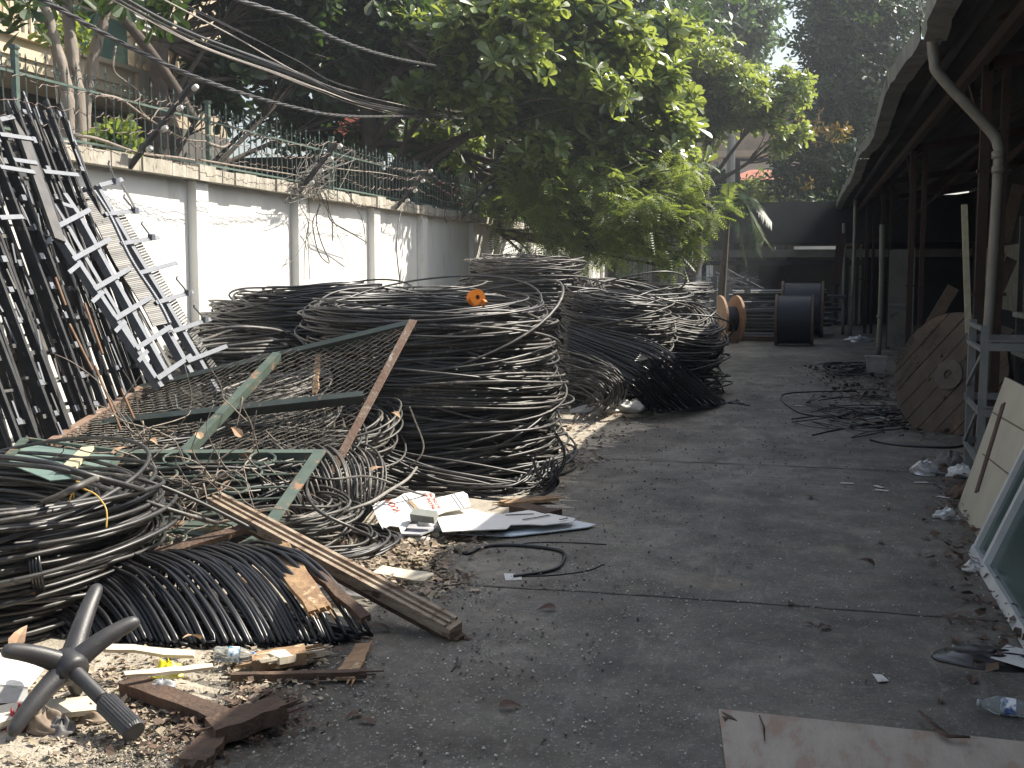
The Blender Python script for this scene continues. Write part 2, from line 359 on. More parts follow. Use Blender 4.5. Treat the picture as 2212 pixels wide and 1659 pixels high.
# ================================================================ shed on the far side of the yard
EX, EZ = 1.0, 3.72; SL = .13
def roof_z(x): return EZ + SL * (x - EX)
sh = thing('open_shed', (3, 16, 0), 'long open-fronted storage shed with corrugated roof and rusty posts', 'shed')
r = MB(); xs = np.array([EX, 5.2]); n = int((39 + 7) / .075 * 2); ys = np.linspace(-7, 39, n); zz = .016 * np.where(np.arange(n) % 2, 1, -1)
jit = .03 * np.sin(ys * .6) + .02 * np.sin(ys * 2.2)
V = []
for x in (EX + .03, 3.0, 5.2): V.append(np.stack([np.full(n, x) , ys, roof_z(x) + zz + (jit if x < 2 else jit * .3)], 1))
V = np.vstack(V); i = np.arange(n - 1); F = np.vstack([np.stack([i + a * n, i + 1 + a * n, i + 1 + (a + 1) * n, i + (a + 1) * n], 1) for a in (0, 1)])
Vt = V + np.array([0, 0, .006]); r.add(V, F[:, ::-1]); r.add(Vt, F); r.build('roof', m_zinc, sh)
p = MB()
for x in (1.25, 1.95, 2.9, 3.9, 4.9): p.bx(x, x + .05, -7, 39, roof_z(x) - .11, roof_z(x) - .03)
p.build('purlin', m_steel, sh)
PX = 1.6
post = [-4.6, 3.4, 11.75, 19.3, 26.4, 33.0, 38.5]
for y in post:
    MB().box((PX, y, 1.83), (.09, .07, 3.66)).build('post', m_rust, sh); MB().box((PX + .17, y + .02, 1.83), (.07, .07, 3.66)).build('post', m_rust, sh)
    for z in (1.45, 2.6): MB().box((PX + .085, y, z), (.3, .09, .03)).build('tie_plate', m_rust, sh)
    m = MB(); m.bar((PX, y, 3.58), (5.1, y, 4.1), .07, .12); m.bar((PX + .1, y, 2.6), (2.9, y, 3.8), .05, .05); m.build('rafter', m_rust, sh)
m = MB(); m.bar((PX - .05, -7, 3.62), (PX - .05, 39, 3.62), .09, .1); m.build('plate_beam', m_rust, sh)
for ya, yb in zip(post[2:-2], post[3:-1]):
    m = MB(); m.bar((PX, ya + .1, 3.0), (PX, ya + 1.2, 3.6), .05, .05); m.build('brace', m_rust, sh)
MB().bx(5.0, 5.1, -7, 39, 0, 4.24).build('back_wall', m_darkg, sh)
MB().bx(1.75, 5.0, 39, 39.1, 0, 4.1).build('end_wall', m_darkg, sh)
# gutter, sagging, in lengths
gt = MB(); segs = [(-7, -.5), (-.5, 3.5), (3.5, 7.6), (7.6, 10.35), (10.42, 13.6), (13.6, 17.5), (17.5, 21.5), (21.5, 25.5), (25.5, 30), (30, 34.5), (34.5, 39)]
zo = [0, 0, 0, .02, -.05, .03, -.04, .02, -.05, .0, .03]; xo = [0, 0, 0, -.02, .02, -.05, .03, -.02, .02, -.02, 0]
gu = thing('roof_gutter', (EX, 16, EZ), 'sagging grey sheet-metal gutter along the eave of the shed', 'gutter')
for k, (a, b) in enumerate(segs):
    g_ = MB(); na = 9; tt = np.linspace(0, 1, na)
    ya = a + (b - a) * tt; z = EZ - .02 + zo[k] * (1 - tt) + (zo[k + 1] if k + 1 < len(zo) else 0) * tt + .012 * rng.normal(size=na); x = EX + xo[k] * (1 - tt) + (xo[k + 1] if k + 1 < len(xo) else 0) * tt + .008 * rng.normal(size=na)
    prof = [(-.14, .09), (-.13, -.07), (.05, -.07), (.06, .05)]
    prof2 = [(px * .93, pz + .008) for px, pz in prof]
    pr = prof + prof2[::-1]; m_ = len(pr)
    V = np.array([[x[i] + px, ya[i], z[i] + pz] for i in range(na) for px, pz in pr])
    F = [[i * m_ + q, i * m_ + (q + 1) % m_, (i + 1) * m_ + (q + 1) % m_, (i + 1) * m_ + q] for i in range(na - 1) for q in range(m_)]
    g_.add(V, F); g_.build('gutter_length', m_gut, gu)
# down pipes
def pipe(pts, r, label, clamps=()):
    t = thing('down_pipe', (pts[-1][0], pts[-1][1], 0), label, 'pipe', 'grey down pipes along the shed')
    P = catmull(pts, 6); m = MB(); m.tube(P, r, 14, ref=(0, 1, .01)); m.build('tube', m_pvc, t, smooth=True)
    for q in clamps:
        q = np.array(q); MB().revolve([(r, -.03), (r + .008, -.03), (r + .008, .03), (r, .03)], q, (0, 0, 1), 14).build('coupling', m_pvc, t, smooth=True)
pa = at(1988, 92, y=10.45)
pipe([(EX - .02, 10.4, EZ - .05), (EX - .02, 10.4, EZ - .17), (EX + .0, 10.4, EZ - .32), (EX + .05, 10.4, EZ - .44), (1.44, 10.4, 2.84), (1.52, 10.4, 2.70), (1.53, 10.4, 2.52), (1.51, 10.4, 1.5), (1.47, 10.4, 0)], .046,
     'nearest grey drain pipe dropping diagonally from the shed gutter then straight down', [(1.53, 10.4, 2.5), (1.525, 10.4, 2.62)])
for (u0, v0, u1, v1, lb) in ((1906, 485, 1897, 768, 'grey down pipe standing with its foot beside the white bin'), (1848, 432, 1836, 728, 'tall thin bent grey pipe, second from the far end of the shed'), (1823, 482, 1820, 722, 'short far grey pipe with a rusty plate beside it')):
    b = at(u1, v1, z=0); t_ = at(u0, v0, y=b[1])
    mid = (b + t_) / 2 + np.array([.02, 0, 0]); pipe([t_, mid, b], .052 if u0 > 1880 else .045, lb, [tuple(b + (t_ - b) * .3)])
# sheet walls and stored stuff inside the shed
m_sheet = M('pale_sheet', (.2, .19, .17), (.13, .125, .11), 2, .7, c3=(.1, .06, .04), s3=5, t3=.6)
m_wood = M('old_wood', (.15, .11, .075), (.10, .07, .05), 5, .8, bump=.3, bscale=30, stretch=(3, 1, 3), island=.25)
m_paint = M('grey_painted_steel', (.22, .225, .22), (.16, .165, .16), 6, .45, c3=(.2, .14, .1), s3=12, t3=.66)
cs = MB(); n = 60; ys = np.linspace(17.5, 23.5, n); V = np.vstack([np.stack([3.2 + .03 * np.sin(ys * 40), ys, np.full(n, z)], 1) for z in (1.05, 2.1)]); i = np.arange(n - 1)
cs.add(V, np.stack([i, i + 1, n + i + 1, n + i], 1)); cs.add(V + np.array([.01, 0, 0]), np.stack([i, i + 1, n + i + 1, n + i], 1)); cs.build('corrugated_partition', m_sheet, None, label='pale corrugated sheet partition hanging inside the dark shed', cat='partition')
t = thing('wire_door', at(1930, 700, y=24.5) * np.array([1, 1, 0]), 'pale wire-covered door panel beyond the shed posts', 'door')
b0 = at(1918, 685, y=24.0); m = MB(); m.bx(b0[0], b0[0] + .42, 24, 24.03, .2, 2.1); m.build('door_sheet', m_sheet, t)
m = MB(); m.bx(b0[0] + .421, b0[0] + .47, 23.98, 24.05, 0, 2.15); m.bx(b0[0], b0[0] + .42, 23.96, 23.995, 1.0, 1.05); m.build('door_frame', m_paint, t)
for k in range(9):      # plank stack on trestles in the near bay
    z = 1.32 + .085 * k; y0 = 11.4; x0 = 2.0 + .08 * rng.random(); th = .04 + .02 * rng.random()
    MB().box((x0 + 1.3, y0 + .2 * rng.random(), z), (2.6, .5 + .3 * rng.random(), th), yaw=.06 * rng.normal()).build('stored_plank', m_wood, None, label=['lowest', 'second lowest', 'third lowest', 'fourth lowest', 'middle', 'fourth highest', 'third highest', 'second highest', 'highest'][k] + ' plank of the dusty stack on the shelf inside the shed', cat='plank', group='planks stacked inside the shed')
sf = thing('storage_shelf', (3.2, 11.8, 0), 'dark steel shelf frame inside the shed holding the plank stack', 'shelf')
[MB().box((x, y, 1.1), (.05, .05, 2.2)).build('upright', m_steel, sf) for x in (2.05, 4.4) for y in (11.3, 12.3)]
m = MB(); [m.bx(2.0, 4.5, 11.25, 12.35, z, z + .05) for z in (.45, .85, 1.22)]; m.build('deck', m_paint, sf)
a = at(2083, 443, y=10.9); b = at(2092, 720, y=10.6)
MB().bar(a, b, .05, .03, (0, 1, 0)).build('wooden_batten', M('pale_batten', (.42, .38, .26), (.3, .27, .18), 9, .7, stretch=(6, 6, 1)), None, label='thin pale wooden batten standing upright between shed post and steel frame', cat='batten')
for k, (u0, v0, u1, v1) in enumerate(((2160, 545, 2130, 650), (2185, 560, 2150, 640), (1985, 745, 2060, 620), (2200, 400, 2170, 520))):
    a = at(u0, v0, d=14.5); b = at(u1, v1, d=14.2); MB().bar(a, b, .14, .03, (0, 1, 0)).build('leaning_board', m_wood, None, label=['narrow board leaning high among the planks in the shed', 'second narrow board leaning in the shed beside a similar one', 'brown board leaning diagonally behind the big wooden reel', 'dark board leaning under the shed roof at the near bay'][k], cat='board')
# rusty plate on far pipe
a = at(1812, 560, d=24.5); MB().box(a, (.18, .02, 1.1), tilt=(0, .08)).build('rusty_plate', m_rust, None, label='rusty brown plate hung on the farthest pipe of the shed', cat='plate')
# ================================================================ houses beyond the wall
rng = np.random.default_rng(11)
m_cream = M('cream_paint', (.62, .53, .39), (.5, .42, .31), 2, .85)
m_shut = M('white_shutter', (.5, .52, .5), (.4, .42, .42), 3, .6)
hb = thing('balcony_house', (-13, 15, 0), 'beige villa with stacked balconies behind the wall and pale tree trunks', 'house')
MB().bx(-19, -11.6, 6, 22, 4.4, 9.5).build('wall', m_beige, hb); MB().bx(-19, -11.55, 6, 22, 0, 4.38).build('shade_toned_lower_wall', m_grey, hb)  # lower wall grey: shade below the balcony put into its colour
for z, nm in ((4.38, 0),):
    m = MB(); m.bx(-11.6, -10.3, 10, 16.5, z, z + .40); m.bx(-11.6, -10.22, 10, 16.55, z + .40, z + .47); m.bx(-11.6, -10.26, 10, 16.52, z + .15, z + .2); m.build('balcony_slab', m_cream, hb)
m = MB(); m.bx(-10.34, -10.31, 15.0, 16.4, 4.87, 5.5); m.build('balcony_glass', m_glass, hb)
m = MB()
for k in range(11): m.revolve([(.05, 0), (.035, .05), (.075, .17), (.075, .22), (.03, .36), (.05, .5)], (-10.4, 16.7 + k * .19, 4.86), (0, 0, 1), 8)
m.bx(-10.5, -10.3, 16.56, 18.8, 5.36, 5.47); m.bx(-11.6, -10.25, 16.56, 18.8, 4.45, 4.86); m.build('baluster_rail', m_cream, hb)
m = MB()
for k in range(30): m.bx(-10.36, -10.33, 10.6 + k * .14, 10.66 + k * .14, 4.86, 5.5)
m.bx(-10.38, -10.32, 10.5, 14.95, 5.5, 5.56); m.build('balcony_railing', m_cream, hb)
for y, z in ((15.6, 5.9), (12.5, 5.9), (18.4, 5.9), (17.6, 2.6), (15.4, 2.8)):
    m = MB(); m.bx(-11.6, -11.5, y, y + 1.1, z - .6, z + 1.0); w_ = m.build('window', m_shut, hb)
    m = MB(); [m.box((-11.49, y + .55, z - .5 + .1 * q), (.02, .95, .05), tilt=(0, .5)) for q in range(15)]; m.build('louvre', m_grey, w_)
hg = thing('grey_house', (-11, 25, 0), 'low dark grey house with long flat eave beyond the railing', 'house')
m = MB(); m.bx(-16, -10.2, 22.2, 33, 0, 3.5); m.build('wall', m_grey, hb if False else hg)
m = MB(); m.bx(-16.2, -9.4, 22, 33.2, 3.75, 4.0); m.build('eave', m_darkg, hg)
for y in (23, 25.2, 27.2, 29.5): 
    m = MB(); m.bx(-10.2, -10.12, y, y + 1.2, 1.4, 3.2); w_ = m.build('window', m_shut if y > 26 else m_darkg, hg)
    m = MB(); [m.bx(-10.11, -10.09, y + .14 * q, y + .14 * q + .03, 1.4, 3.2) for q in range(9)]; m.build('bars', m_steel, w_)
# bay with a small red hipped roof
q0 = at(772, 272, d=26); bay = thing('bay_window', (q0[0], q0[1], 0), 'white framed bay window under a small red hipped roof among the trees', 'bay window')
x, y = q0[0], q0[1]
m = MB(); m.bx(x - .5, x + .5, y - .4, y + .4, 1.2, 3.05); m.build('wall', m_shut, bay)
m = MB(); [m.bx(x - .5, x + .5, y - .46, y - .42, z, z + .05) for z in (1.9, 2.5, 4.0)]; [m.bx(x + dx - .03, x + dx + .03, y - .47, y - .41, 1.2, 4.6) for dx in (-.5, 0, .5)]; [m.bx(x + .52, x + .56, y + dy - .03, y + dy + .03, 1.2, 4.6) for dy in (-.4, .4)]; m.build('frame', m_steel, bay)
m = MB(); m.bx(x - .45, x + .45, y - .35, y + .35, 3.05, 4.5); m.build('pane', m_shut, bay)
m = MB(); m.add([[x - .65, y - .6, 4.6], [x + .65, y - .6, 4.6], [x + .65, y + .6, 4.6], [x - .65, y + .6, 4.6], [x - .2, y, 5.25], [x + .2, y, 5.25]], [[0, 1, 5, 4], [2, 3, 4, 5], [3, 2, 1, 0]], [[1, 2, 5], [3, 0, 4]]); m.build('roof', m_redroof, bay)
# closing buildings at the far end of the yard
hd = thing('far_shelter', (0, 40, 0), 'dark flat-roofed shelter closing the far end of the yard', 'shelter')
m = MB(); m.bx(-3.2, 6, 42, 42.2, 0, 2.2); m.build('wall', M('shaded_wall', (.26, .26, .25), (.16, .16, .155), .6, .9), hd)
m = MB(); m.bx(-3.6, 6, 38.4, 38.6, 2.15, 2.4); m.build('pale_fascia', m_sheet, hd)
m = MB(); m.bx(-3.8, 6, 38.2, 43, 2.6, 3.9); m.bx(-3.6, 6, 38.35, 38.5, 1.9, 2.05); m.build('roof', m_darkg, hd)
for x in (-3.3, -2.2, -.6, .9, 1.2): m = MB(); m.bx(x, x + .14, 38.45, 38.6, 0, 2.2); m.build('post', m_darkg, hd)
for x in (-1.6, .2): m = MB(); m.bx(x, x + .7, 41.85, 41.98, 0, 2.0); m.build('door', m_grey, hd)
hw = thing('barred_building', (-6, 36, 0), 'pale building with barred windows at the far left corner of the yard', 'building')
m = MB(); m.bx(-9.5, -3.4, 36.2, 36.4, 0, 2.95); m.build('wall', M('bluish_wall', (.34, .37, .38), (.22, .24, .25), .7, .9), hw)
m = MB(); [m.bx(-9.4 + .16 * q, -9.375 + .16 * q, 36.0, 36.03, 0.3, 2.6) for q in range(37)]; [m.bx(-9.5, -3.4, 35.98, 36.04, z, z + .09) for z in (1.2, 2.55)]; m.build('bars', m_steel, hw)
[MB().bx(x, x + .22, 35.9, 36.08, 0, 2.9).build('post', m_darkg, hw) for x in (-9, -7.6, -5.9, -4.6, -3.6)]
m = MB(); m.bx(-9.8, -3.3, 35.6, 38, 2.95, 3.2); m.build('roof', m_darkg, hw)
ht = thing('tall_pale_building', (0, 60, 0), 'sunlit pale tower glimpsed through the trees under the sky', 'building')
m = MB(); m.bx(.35, 4.5, 62, 70, 0, 13.2); m.build('wall', m_white, ht)
m = MB(); [m.bx(.4, 4.4, 61.9, 61.99, z, z + .15) for z in range(4, 14, 2)]; m.build('ledge', m_cream, ht)
hs = thing('white_beige_house', (-4, 50, 0), 'white fronted house with a beige upper storey seen under the leaves', 'house')
m = MB(); m.bx(-5.6, 2.8, 50, 54, 0, 6.45); m.build('wall', m_white, hs)
m = MB(); m.bx(-5.8, 3.0, 49.6, 54, 6.7, 8.6); m.build('upper_wall', m_beige, hs)
m = MB(); m.bx(-5.9, 3.1, 49.4, 54, 6.45, 6.7); m.build('ledge', m_cream, hs)
MB().bx(-4.2, -2.9, 49.9, 49.99, 2.2, 4.4).build('window', m_pane, hs); MB().bx(-1.5, -.5, 49.9, 49.99, 2.2, 4.4).build('window', m_pane, hs)
q0 = at(1612, 385, d=44); rr_ = thing('red_roofed_lodge', (q0[0], q0[1], 0), 'small lodge with faded red tiled roof behind a dark gate frame', 'lodge')
x, y, z = q0; m = MB(); m.bx(x - .5, x + 1.1, y, y + 2, 0, z - .1); m.build('wall', m_grey, rr_)
m = MB(); m.add([[x - .8, y - .5, z - .1], [x + 1.4, y - .5, z - .1], [x + 1.4, y + 2.5, z - .1], [x - .8, y + 2.5, z - .1], [x + .1, y + 1, z + .4], [x + .8, y + 1, z + .4]], [[0, 1, 5, 4], [2, 3, 4, 5], [3, 2, 1, 0]], [[1, 2, 5], [3, 0, 4]]); m.build('roof', M('faded_red_tile', (.45, .17, .11), (.36, .14, .1), 6, .8), rr_)
pf = thing('steel_portal', at(1600, 590, d=38) * np.array([1, 1, 0]), 'dark steel portal frame standing before the white house', 'frame')
m = MB(); pa_ = [at(1578, 300, d=38), at(1578, 560, d=38), at(1592, 345, d=38), at(1592, 560, d=38), at(1562, 345, d=38), at(1680, 345, d=38), at(1545, 385, d=38), at(1600, 385, d=38)]
m.bar(pa_[2], pa_[3], .2, .15, (0, 1, 0)); m.bar(pa_[4], pa_[5], .1, .1, (0, 1, 0)); m.bar(pa_[6], pa_[7], .08, .1, (0, 1, 0)); m.build('dark_frame', m_steel, pf)
m = MB(); m.tube([pa_[0] + [0, 0, 2], pa_[1] - [0, 0, 1.5]], .14, 8); m.build('concrete_pole', M('pole_concrete', (.4, .38, .35), (.3, .29, .27), 3, .9), pf)

# ================================================================ leaves
def leaf_template(w=.45, fold=.12, droop=.10):
    st = [0, .22, .5, .76, .93, 1.0]; wd = [.03, .35 * w, .72 * w, w, .7 * w, .06 * w]
    v = []
    for s, ww in zip(st, wd):
        z = -droop * s * s
        v += [[s, -ww * .5, z + fold * ww], [s, 0, z], [s, ww * .5, z + fold * ww]]
    f = [[i * 3 + k, i * 3 + k + 1, i * 3 + k + 4, i * 3 + k + 3] for i in range(5) for k in (0, 1)]
    return np.array(v), np.array(f)
LV, LF = leaf_template()
SV, SF = leaf_template(.5)
SV = SV[[0, 2, 6, 8, 12, 14, 15, 17]]; SF = np.array([[0, 1, 3, 2], [2, 3, 5, 4], [4, 5, 7, 6]])   # simple leaf
def rosette(tv, tf, k, rng, up=.35):
    V = []; F = []
    for i in range(k):
        a = 2 * math.pi * (i + .5 * rng.random()) / k; e = up + .35 * rng.normal()
        R = np.array(Matrix.Rotation(a, 3, 'Z') @ Matrix.Rotation(-e, 3, 'Y') @ Matrix.Rotation(.4 * rng.normal(), 3, 'X'))
        s = .75 + .4 * rng.random(); V.append((tv * s + [.06, 0, 0]) @ R.T); F.append(tf + i * len(tv))
    return np.vstack(V), np.vstack(F)
def frond_template(n=9, L=1.0, lw=.085, ll=.30):
    V = [[0, -.006, 0], [0, .006, 0], [L, .003, -.18], [L, -.003, -.18]]; F = [[0, 1, 2, 3]]
    for i in range(n):
        s = .12 + .86 * i / (n - 1); z = -.18 * s * s; l_ = ll * (1 - .55 * abs(2 * s - .9) ** 2)
        for sd in (-1, 1):
            b = len(V); V += [[s - lw * .4, 0, z], [s + lw * .1, sd * l_ * .5, z - .03], [s + lw * .5, sd * l_, z - .07], [s + lw * .9, sd * l_ * .5, z - .02]]
            F.append([b, b + 1, b + 2, b + 3])
    return np.array(V), np.array(F)
FV, FF = frond_template()
def mleaf(name, c1, c2, tr, isl=.35, rough=.42, spec=.5): return M(name, c1, c2, 3, rough, spec, island=isl, transl=tr, lo=.3, hi=.7)
m_alm = mleaf('broad_leaf', (.04, .075, .022), (.13, .18, .05), (.45, .54, .09, .36), .6, .32, .9)
m_pin = mleaf('feathery_leaf', (.05, .09, .022), (.12, .165, .045), (.42, .52, .09, .36), .5, .5)
m_drk = mleaf('deep_green_and_shaded_leaf', (.022, .045, .016), (.04, .07, .02), (.10, .18, .03, .25), .4, .45)
m_blu = mleaf('cool_green_leaf', (.035, .06, .03), (.05, .085, .035), (.14, .24, .06, .3), .4, .45)
m_yel = mleaf('yellow_leaf', (.22, .15, .02), (.32, .22, .04), (.4, .26, .04, .3), .4)
m_red = mleaf('red_petal', (.6, .02, .06), (.75, .06, .12), (.6, .04, .08, .4), .3)

def blob_points(blobs, dens, rng, shell=.5):
    P = []; O = []
    for (c, r) in blobs:
        c = np.asarray(c); r3 = np.array([r, r, r * .8]); n = int(dens * r * r)
        d = norm(rng.normal(size=(n, 3))); rad = (1 - (1 - shell) * rng.random(n) ** 1.4)
        lump = 1 + .25 * np.sin(d[:, 0] * 5 + c[0] * 3) * np.sin(d[:, 2] * 6 + c[2] * 5) + .12 * rng.normal(size=n)
        P.append(c + d * r3 * (rad * lump)[:, None]); O.append(d)
    return np.vstack(P), np.vstack(O)
def tree(name, label, base, top, tr, blobs, mat, kind, dens, size, seed, trunk_mat=None, group=None, limb=1.0, extra=None, updir=(.25, 0, .9)):
    rng = np.random.default_rng(seed); base = np.asarray(base, float); top = np.asarray(top, float)
    t = thing(name, base, label, 'tree', group)
    m = MB(); n = 10; s = np.linspace(0, 1, n)[:, None]; P = base + (top - base) * s; P[1:-1, :2] += .06 * rng.normal(size=(n - 2, 2)) * np.linalg.norm(top - base) / 6
    m.tube(P, tr * (1.15 - .55 * s[:, 0]), 9)
    for (c, r) in blobs:
        c = np.asarray(c, float); k = 4 + int(rng.integers(0, 5)); a = P[min(k, n - 1)] if rng.random() < .5 else P[-1]
        mid = (a + c) / 2 + rng.normal(size=3) * .15 * r + np.array([0, 0, .15 * r])
        m.tube(catmull([a, mid, c], 6), np.linspace(tr * .42, tr * .12, 13) * limb, 6)
        for q in range(5):
            e = c + norm(rng.normal(size=3)) * r * .85; m.tube(catmull([mid, (mid + e) / 2 + .1 * r * rng.normal(size=3), e], 4), np.linspace(tr * .16, tr * .04, 9) * limb, 4)
    m.build('trunk', trunk_mat or m_bark2, t, smooth=True)
    if kind != 'simple':
        sub_ = []
        for (c, r) in blobs:
            nk = 5 + int(r * 3)
            for q in range(nk): sub_.append((np.asarray(c) + norm(rng.normal(size=3)) * r * (.35 + .6 * rng.random()) * np.array([1, 1, .8]), r * (.30 + .22 * rng.random())))
        blobs = sub_; dens = dens * 1.15
    P, O = blob_points(blobs, dens, rng, .25 if kind != 'simple' else .5); N = len(P)
    if kind == 'rosette':
        m = MB(); var = 6
        for q in range(var):
            tv, tf = rosette(LV, LF, 6 + q % 3, rng); idx = np.arange(q, N, var)
            zd = O[idx] * .7 + np.array(updir); R = rot_frames(len(idx), rng, zd, .3)
            scatter(m, tv, tf, None, P[idx], R, size * (.7 + .55 * rng.random(len(idx))))
    elif kind == 'frond':
        m = MB(); x = norm(O * np.array([1, 1, .5]) + .5 * rng.normal(size=(N, 3)) + np.array([.1, 0, -.45])); y = norm(np.cross(np.array([0, 0, 1.]) + .3 * rng.normal(size=(N, 3)), x)); z = np.cross(x, y)
        scatter(m, FV, FF, None, P, np.stack([x, y, z], -1), size * (.7 + .6 * rng.random(N)))
    else:
        m = MB(); tv, tf = rosette(SV, SF, 4, rng, .2); R = rot_frames(N, rng, O * .5 + np.array(updir), .6)
        scatter(m, tv, tf, None, P, R, size * (.7 + .6 * rng.random(N)))
    m.build('crown', mat, t)
    if extra: extra(t, rng)
    return t
def B(*a): return [(at(u, v, d=d), r) for (u, v, d, r) in a]

b1 = at(800, 350, d=19.8)
tree('almond_tree', 'broad-leaved almond tree with dark trunk spreading over the middle of the wall', (b1[0], b1[1], 0), at(795, 60, d=19.8), .17,
     B((900, 70, 19.5, .6), (940, 190, 19, .6), (1010, 60, 19, 1.0), (1030, 190, 19, .8), (1120, 90, 19, 1.2), (1130, 240, 19.5, .95), (1230, 60, 19.5, 1.2), (1240, 190, 19.5, 1.05), (1330, 100, 20, 1.1),
       (1210, 330, 20.5, .8), (1330, 240, 20.5, 1.1), (1330, 350, 21, .85), (1400, 170, 20.5, .85), (1420, 80, 21, .7), (1425, 290, 21, .8), (1410, 380, 21.5, .5), (1140, 370, 21, .5), (1480, 320, 22, .5), (1470, 215, 22, .5), (860, 200, 20, .35), (960, 300, 20.5, .4), (1010, 330, 21, .4)),
     m_alm, 'rosette', 160, .255, 1)
b2 = at(1560, 560, d=33)
tree('almond_tree', 'second almond tree with small sunlit leaves, farther off above the white house front', (b2[0] - 1, b2[1], 0), at(1540, 250, d=33), .16,
     B((1500, 170, 32, 1.2), (1570, 150, 32, 1.2), (1640, 190, 32, 1.3), (1690, 240, 32, 1.0), (1610, 225, 33, .9), (1520, 240, 33, 1.0), (1700, 285, 32, .7), (1690, 190, 33, .8), (1490, 130, 34, .9)),
     m_alm, 'rosette', 120, .23, 2)
b3 = at(1024, 420, d=25)
tree('flame_tree', 'feathery-leaved tree arching low over the far cable heaps', (b3[0], b3[1], 0), at(1026, 180, d=25), .2,
     B((1120, 400, 20.4, 0.63), (1160, 440, 19.9, 0.63), (1220, 400, 19.9, 0.72), (1230, 460, 19.9, 0.68), (1300, 430, 19.9, 0.77), (1340, 480, 19.4, 0.68), (1390, 430, 19.4, 0.77), (1440, 470, 19.4, 0.77), (1480, 440, 19.4, 0.54), (1505, 480, 19.4, 0.36), (1440, 530, 19.4, 0.36), (1475, 520, 19.4, 0.32), (1280, 510, 20.9, 0.54), (1180, 490, 21.4, 0.45), (1400, 370, 20.4, 0.54), (1110, 350, 21.4, 0.45), (1060, 470, 22.4, 0.45), (1000, 210, 22.4, 0.45), (1090, 270, 22.4, 0.54), (1430, 380, 19.9, 0.45), (1215, 530, 21.4, 0.41), (1255, 560, 21.9, 0.27), (1440, 535, 19.3, .34), (1462, 560, 19.3, .22), (1395, 520, 19.3, .3), (1520, 500, 19.3, .3), (1535, 450, 19.4, .32), (1350, 545, 19.8, .24), (1150, 520, 21, .4), (1240, 545, 21, .35), (1300, 380, 20, .45), (1180, 340, 21, .45), (1480, 385, 19.6, .4)),
     m_pin, 'frond', 230, .34, 3)
tree('dark_tree', 'dense dark tree shading the houses beyond the near end of the wall', (-9.6, 15.5, 0), (-9.2, 15.5, 5), .2,
     [((-9, 16.5, 6.2), 1.2), ((-8.3, 18.5, 5.9), 1.4), ((-9.5, 18, 7.4), 1.5), ((-8.6, 20.5, 6.3), 1.4), ((-8, 22.5, 6.5), 1.4), ((-7.9, 17.3, 6.6), .9), ((-10, 20, 5.5), 1.2), ((-9, 23, 5.2), 1.2), ((-7.5, 20.8, 5.0), .7), ((-9.2, 17, 4.7), .8), ((-7.8, 24.5, 4.5), 1.0), ((-8.8, 20, 4.2), .7), ((-8.4, 26, 5.5), 1.5), ((-8.6, 26.8, 3.9), .9)] + B((690, 40, 20, 1.0), (770, 50, 20, 1.1), (850, 40, 20.5, 1.0), (870, 130, 20.5, .8), (720, 140, 21, .7), (620, 20, 19, .9)),  # last clumps: shaded left of almond crown, its shade put into dark leaf colour
     m_drk, 'rosette', 105, .26, 4, limb=.6)
tree('dark_tree', 'tall dark evergreen mass behind the almond tree trunk', (-10, 30, 0), (-10, 30, 6), .22,
     [((-10, 30, 7), 2.4), ((-8, 30, 5.5), 1.8), ((-12, 31, 9), 2.8), ((-9, 31, 10), 2.6), ((-6.8, 32, 7.5), 2.0), ((-7, 31.5, 4.2), 1.4), ((-13, 30, 6), 2), ((-8.6, 33, 3.3), 1.5), ((-5, 34, 6), 1.8), ((-4.8, 35, 9), 2.4), ((-6.5, 35, 11.5), 2.6)],
     m_drk, 'simple', 110, .3, 5)
def ttree(pts, r, name, label, seed, leaves=()):
    t = thing(name, (pts[0][0], pts[0][1], 0), label, 'tree', None); m = MB(); P = catmull(pts, 8); m.tube(P, np.linspace(r, r * .65, len(P)) * (1 + .07 * np.sin(np.arange(len(P)) * 1.3)), 10)
    m.build('trunk', m_bark, t, smooth=True)
    if leaves:
        rng = np.random.default_rng(seed); PP, O = blob_points(leaves, 60, rng); m = MB(); tv, tf = rosette(LV, LF, 6, rng); scatter(m, tv, tf, None, PP, rot_frames(len(PP), rng, O + np.array([0, 0, .8]), .4), .24); m.build('crown', m_drk, t)
for k, (pp, r, lb, lv) in enumerate((([(148, 300), (143, 190), (118, 90), (98, 20), (60, -60)], .075, 'pale-barked slender tree, leftmost of three bare trunks behind the railing', B((25, 30, 11.5, .3), (70, 60, 11.6, .25), (120, 5, 12, .3), (210, -20, 12, .3), (300, -10, 12.5, .35), (380, 20, 13, .3))),
                           ([(172, 285), (160, 160), (150, 60), (138, -40)], .085, 'pale straight slender tree, middle one of three bare trunks behind the railing', ()),
                           ([(183, 290), (190, 200), (205, 110), (225, 40), (240, -60)], .08, 'pale slender tree leaning right, rightmost of three bare trunks behind the railing', ()))):
    P = [at(u, v, d=11.9 + .3 * k) for u, v in pp]; P.insert(0, np.array([P[0][0], P[0][1], 0])); ttree(P, r, 'slender_tree', lb, 30 + k, lv)
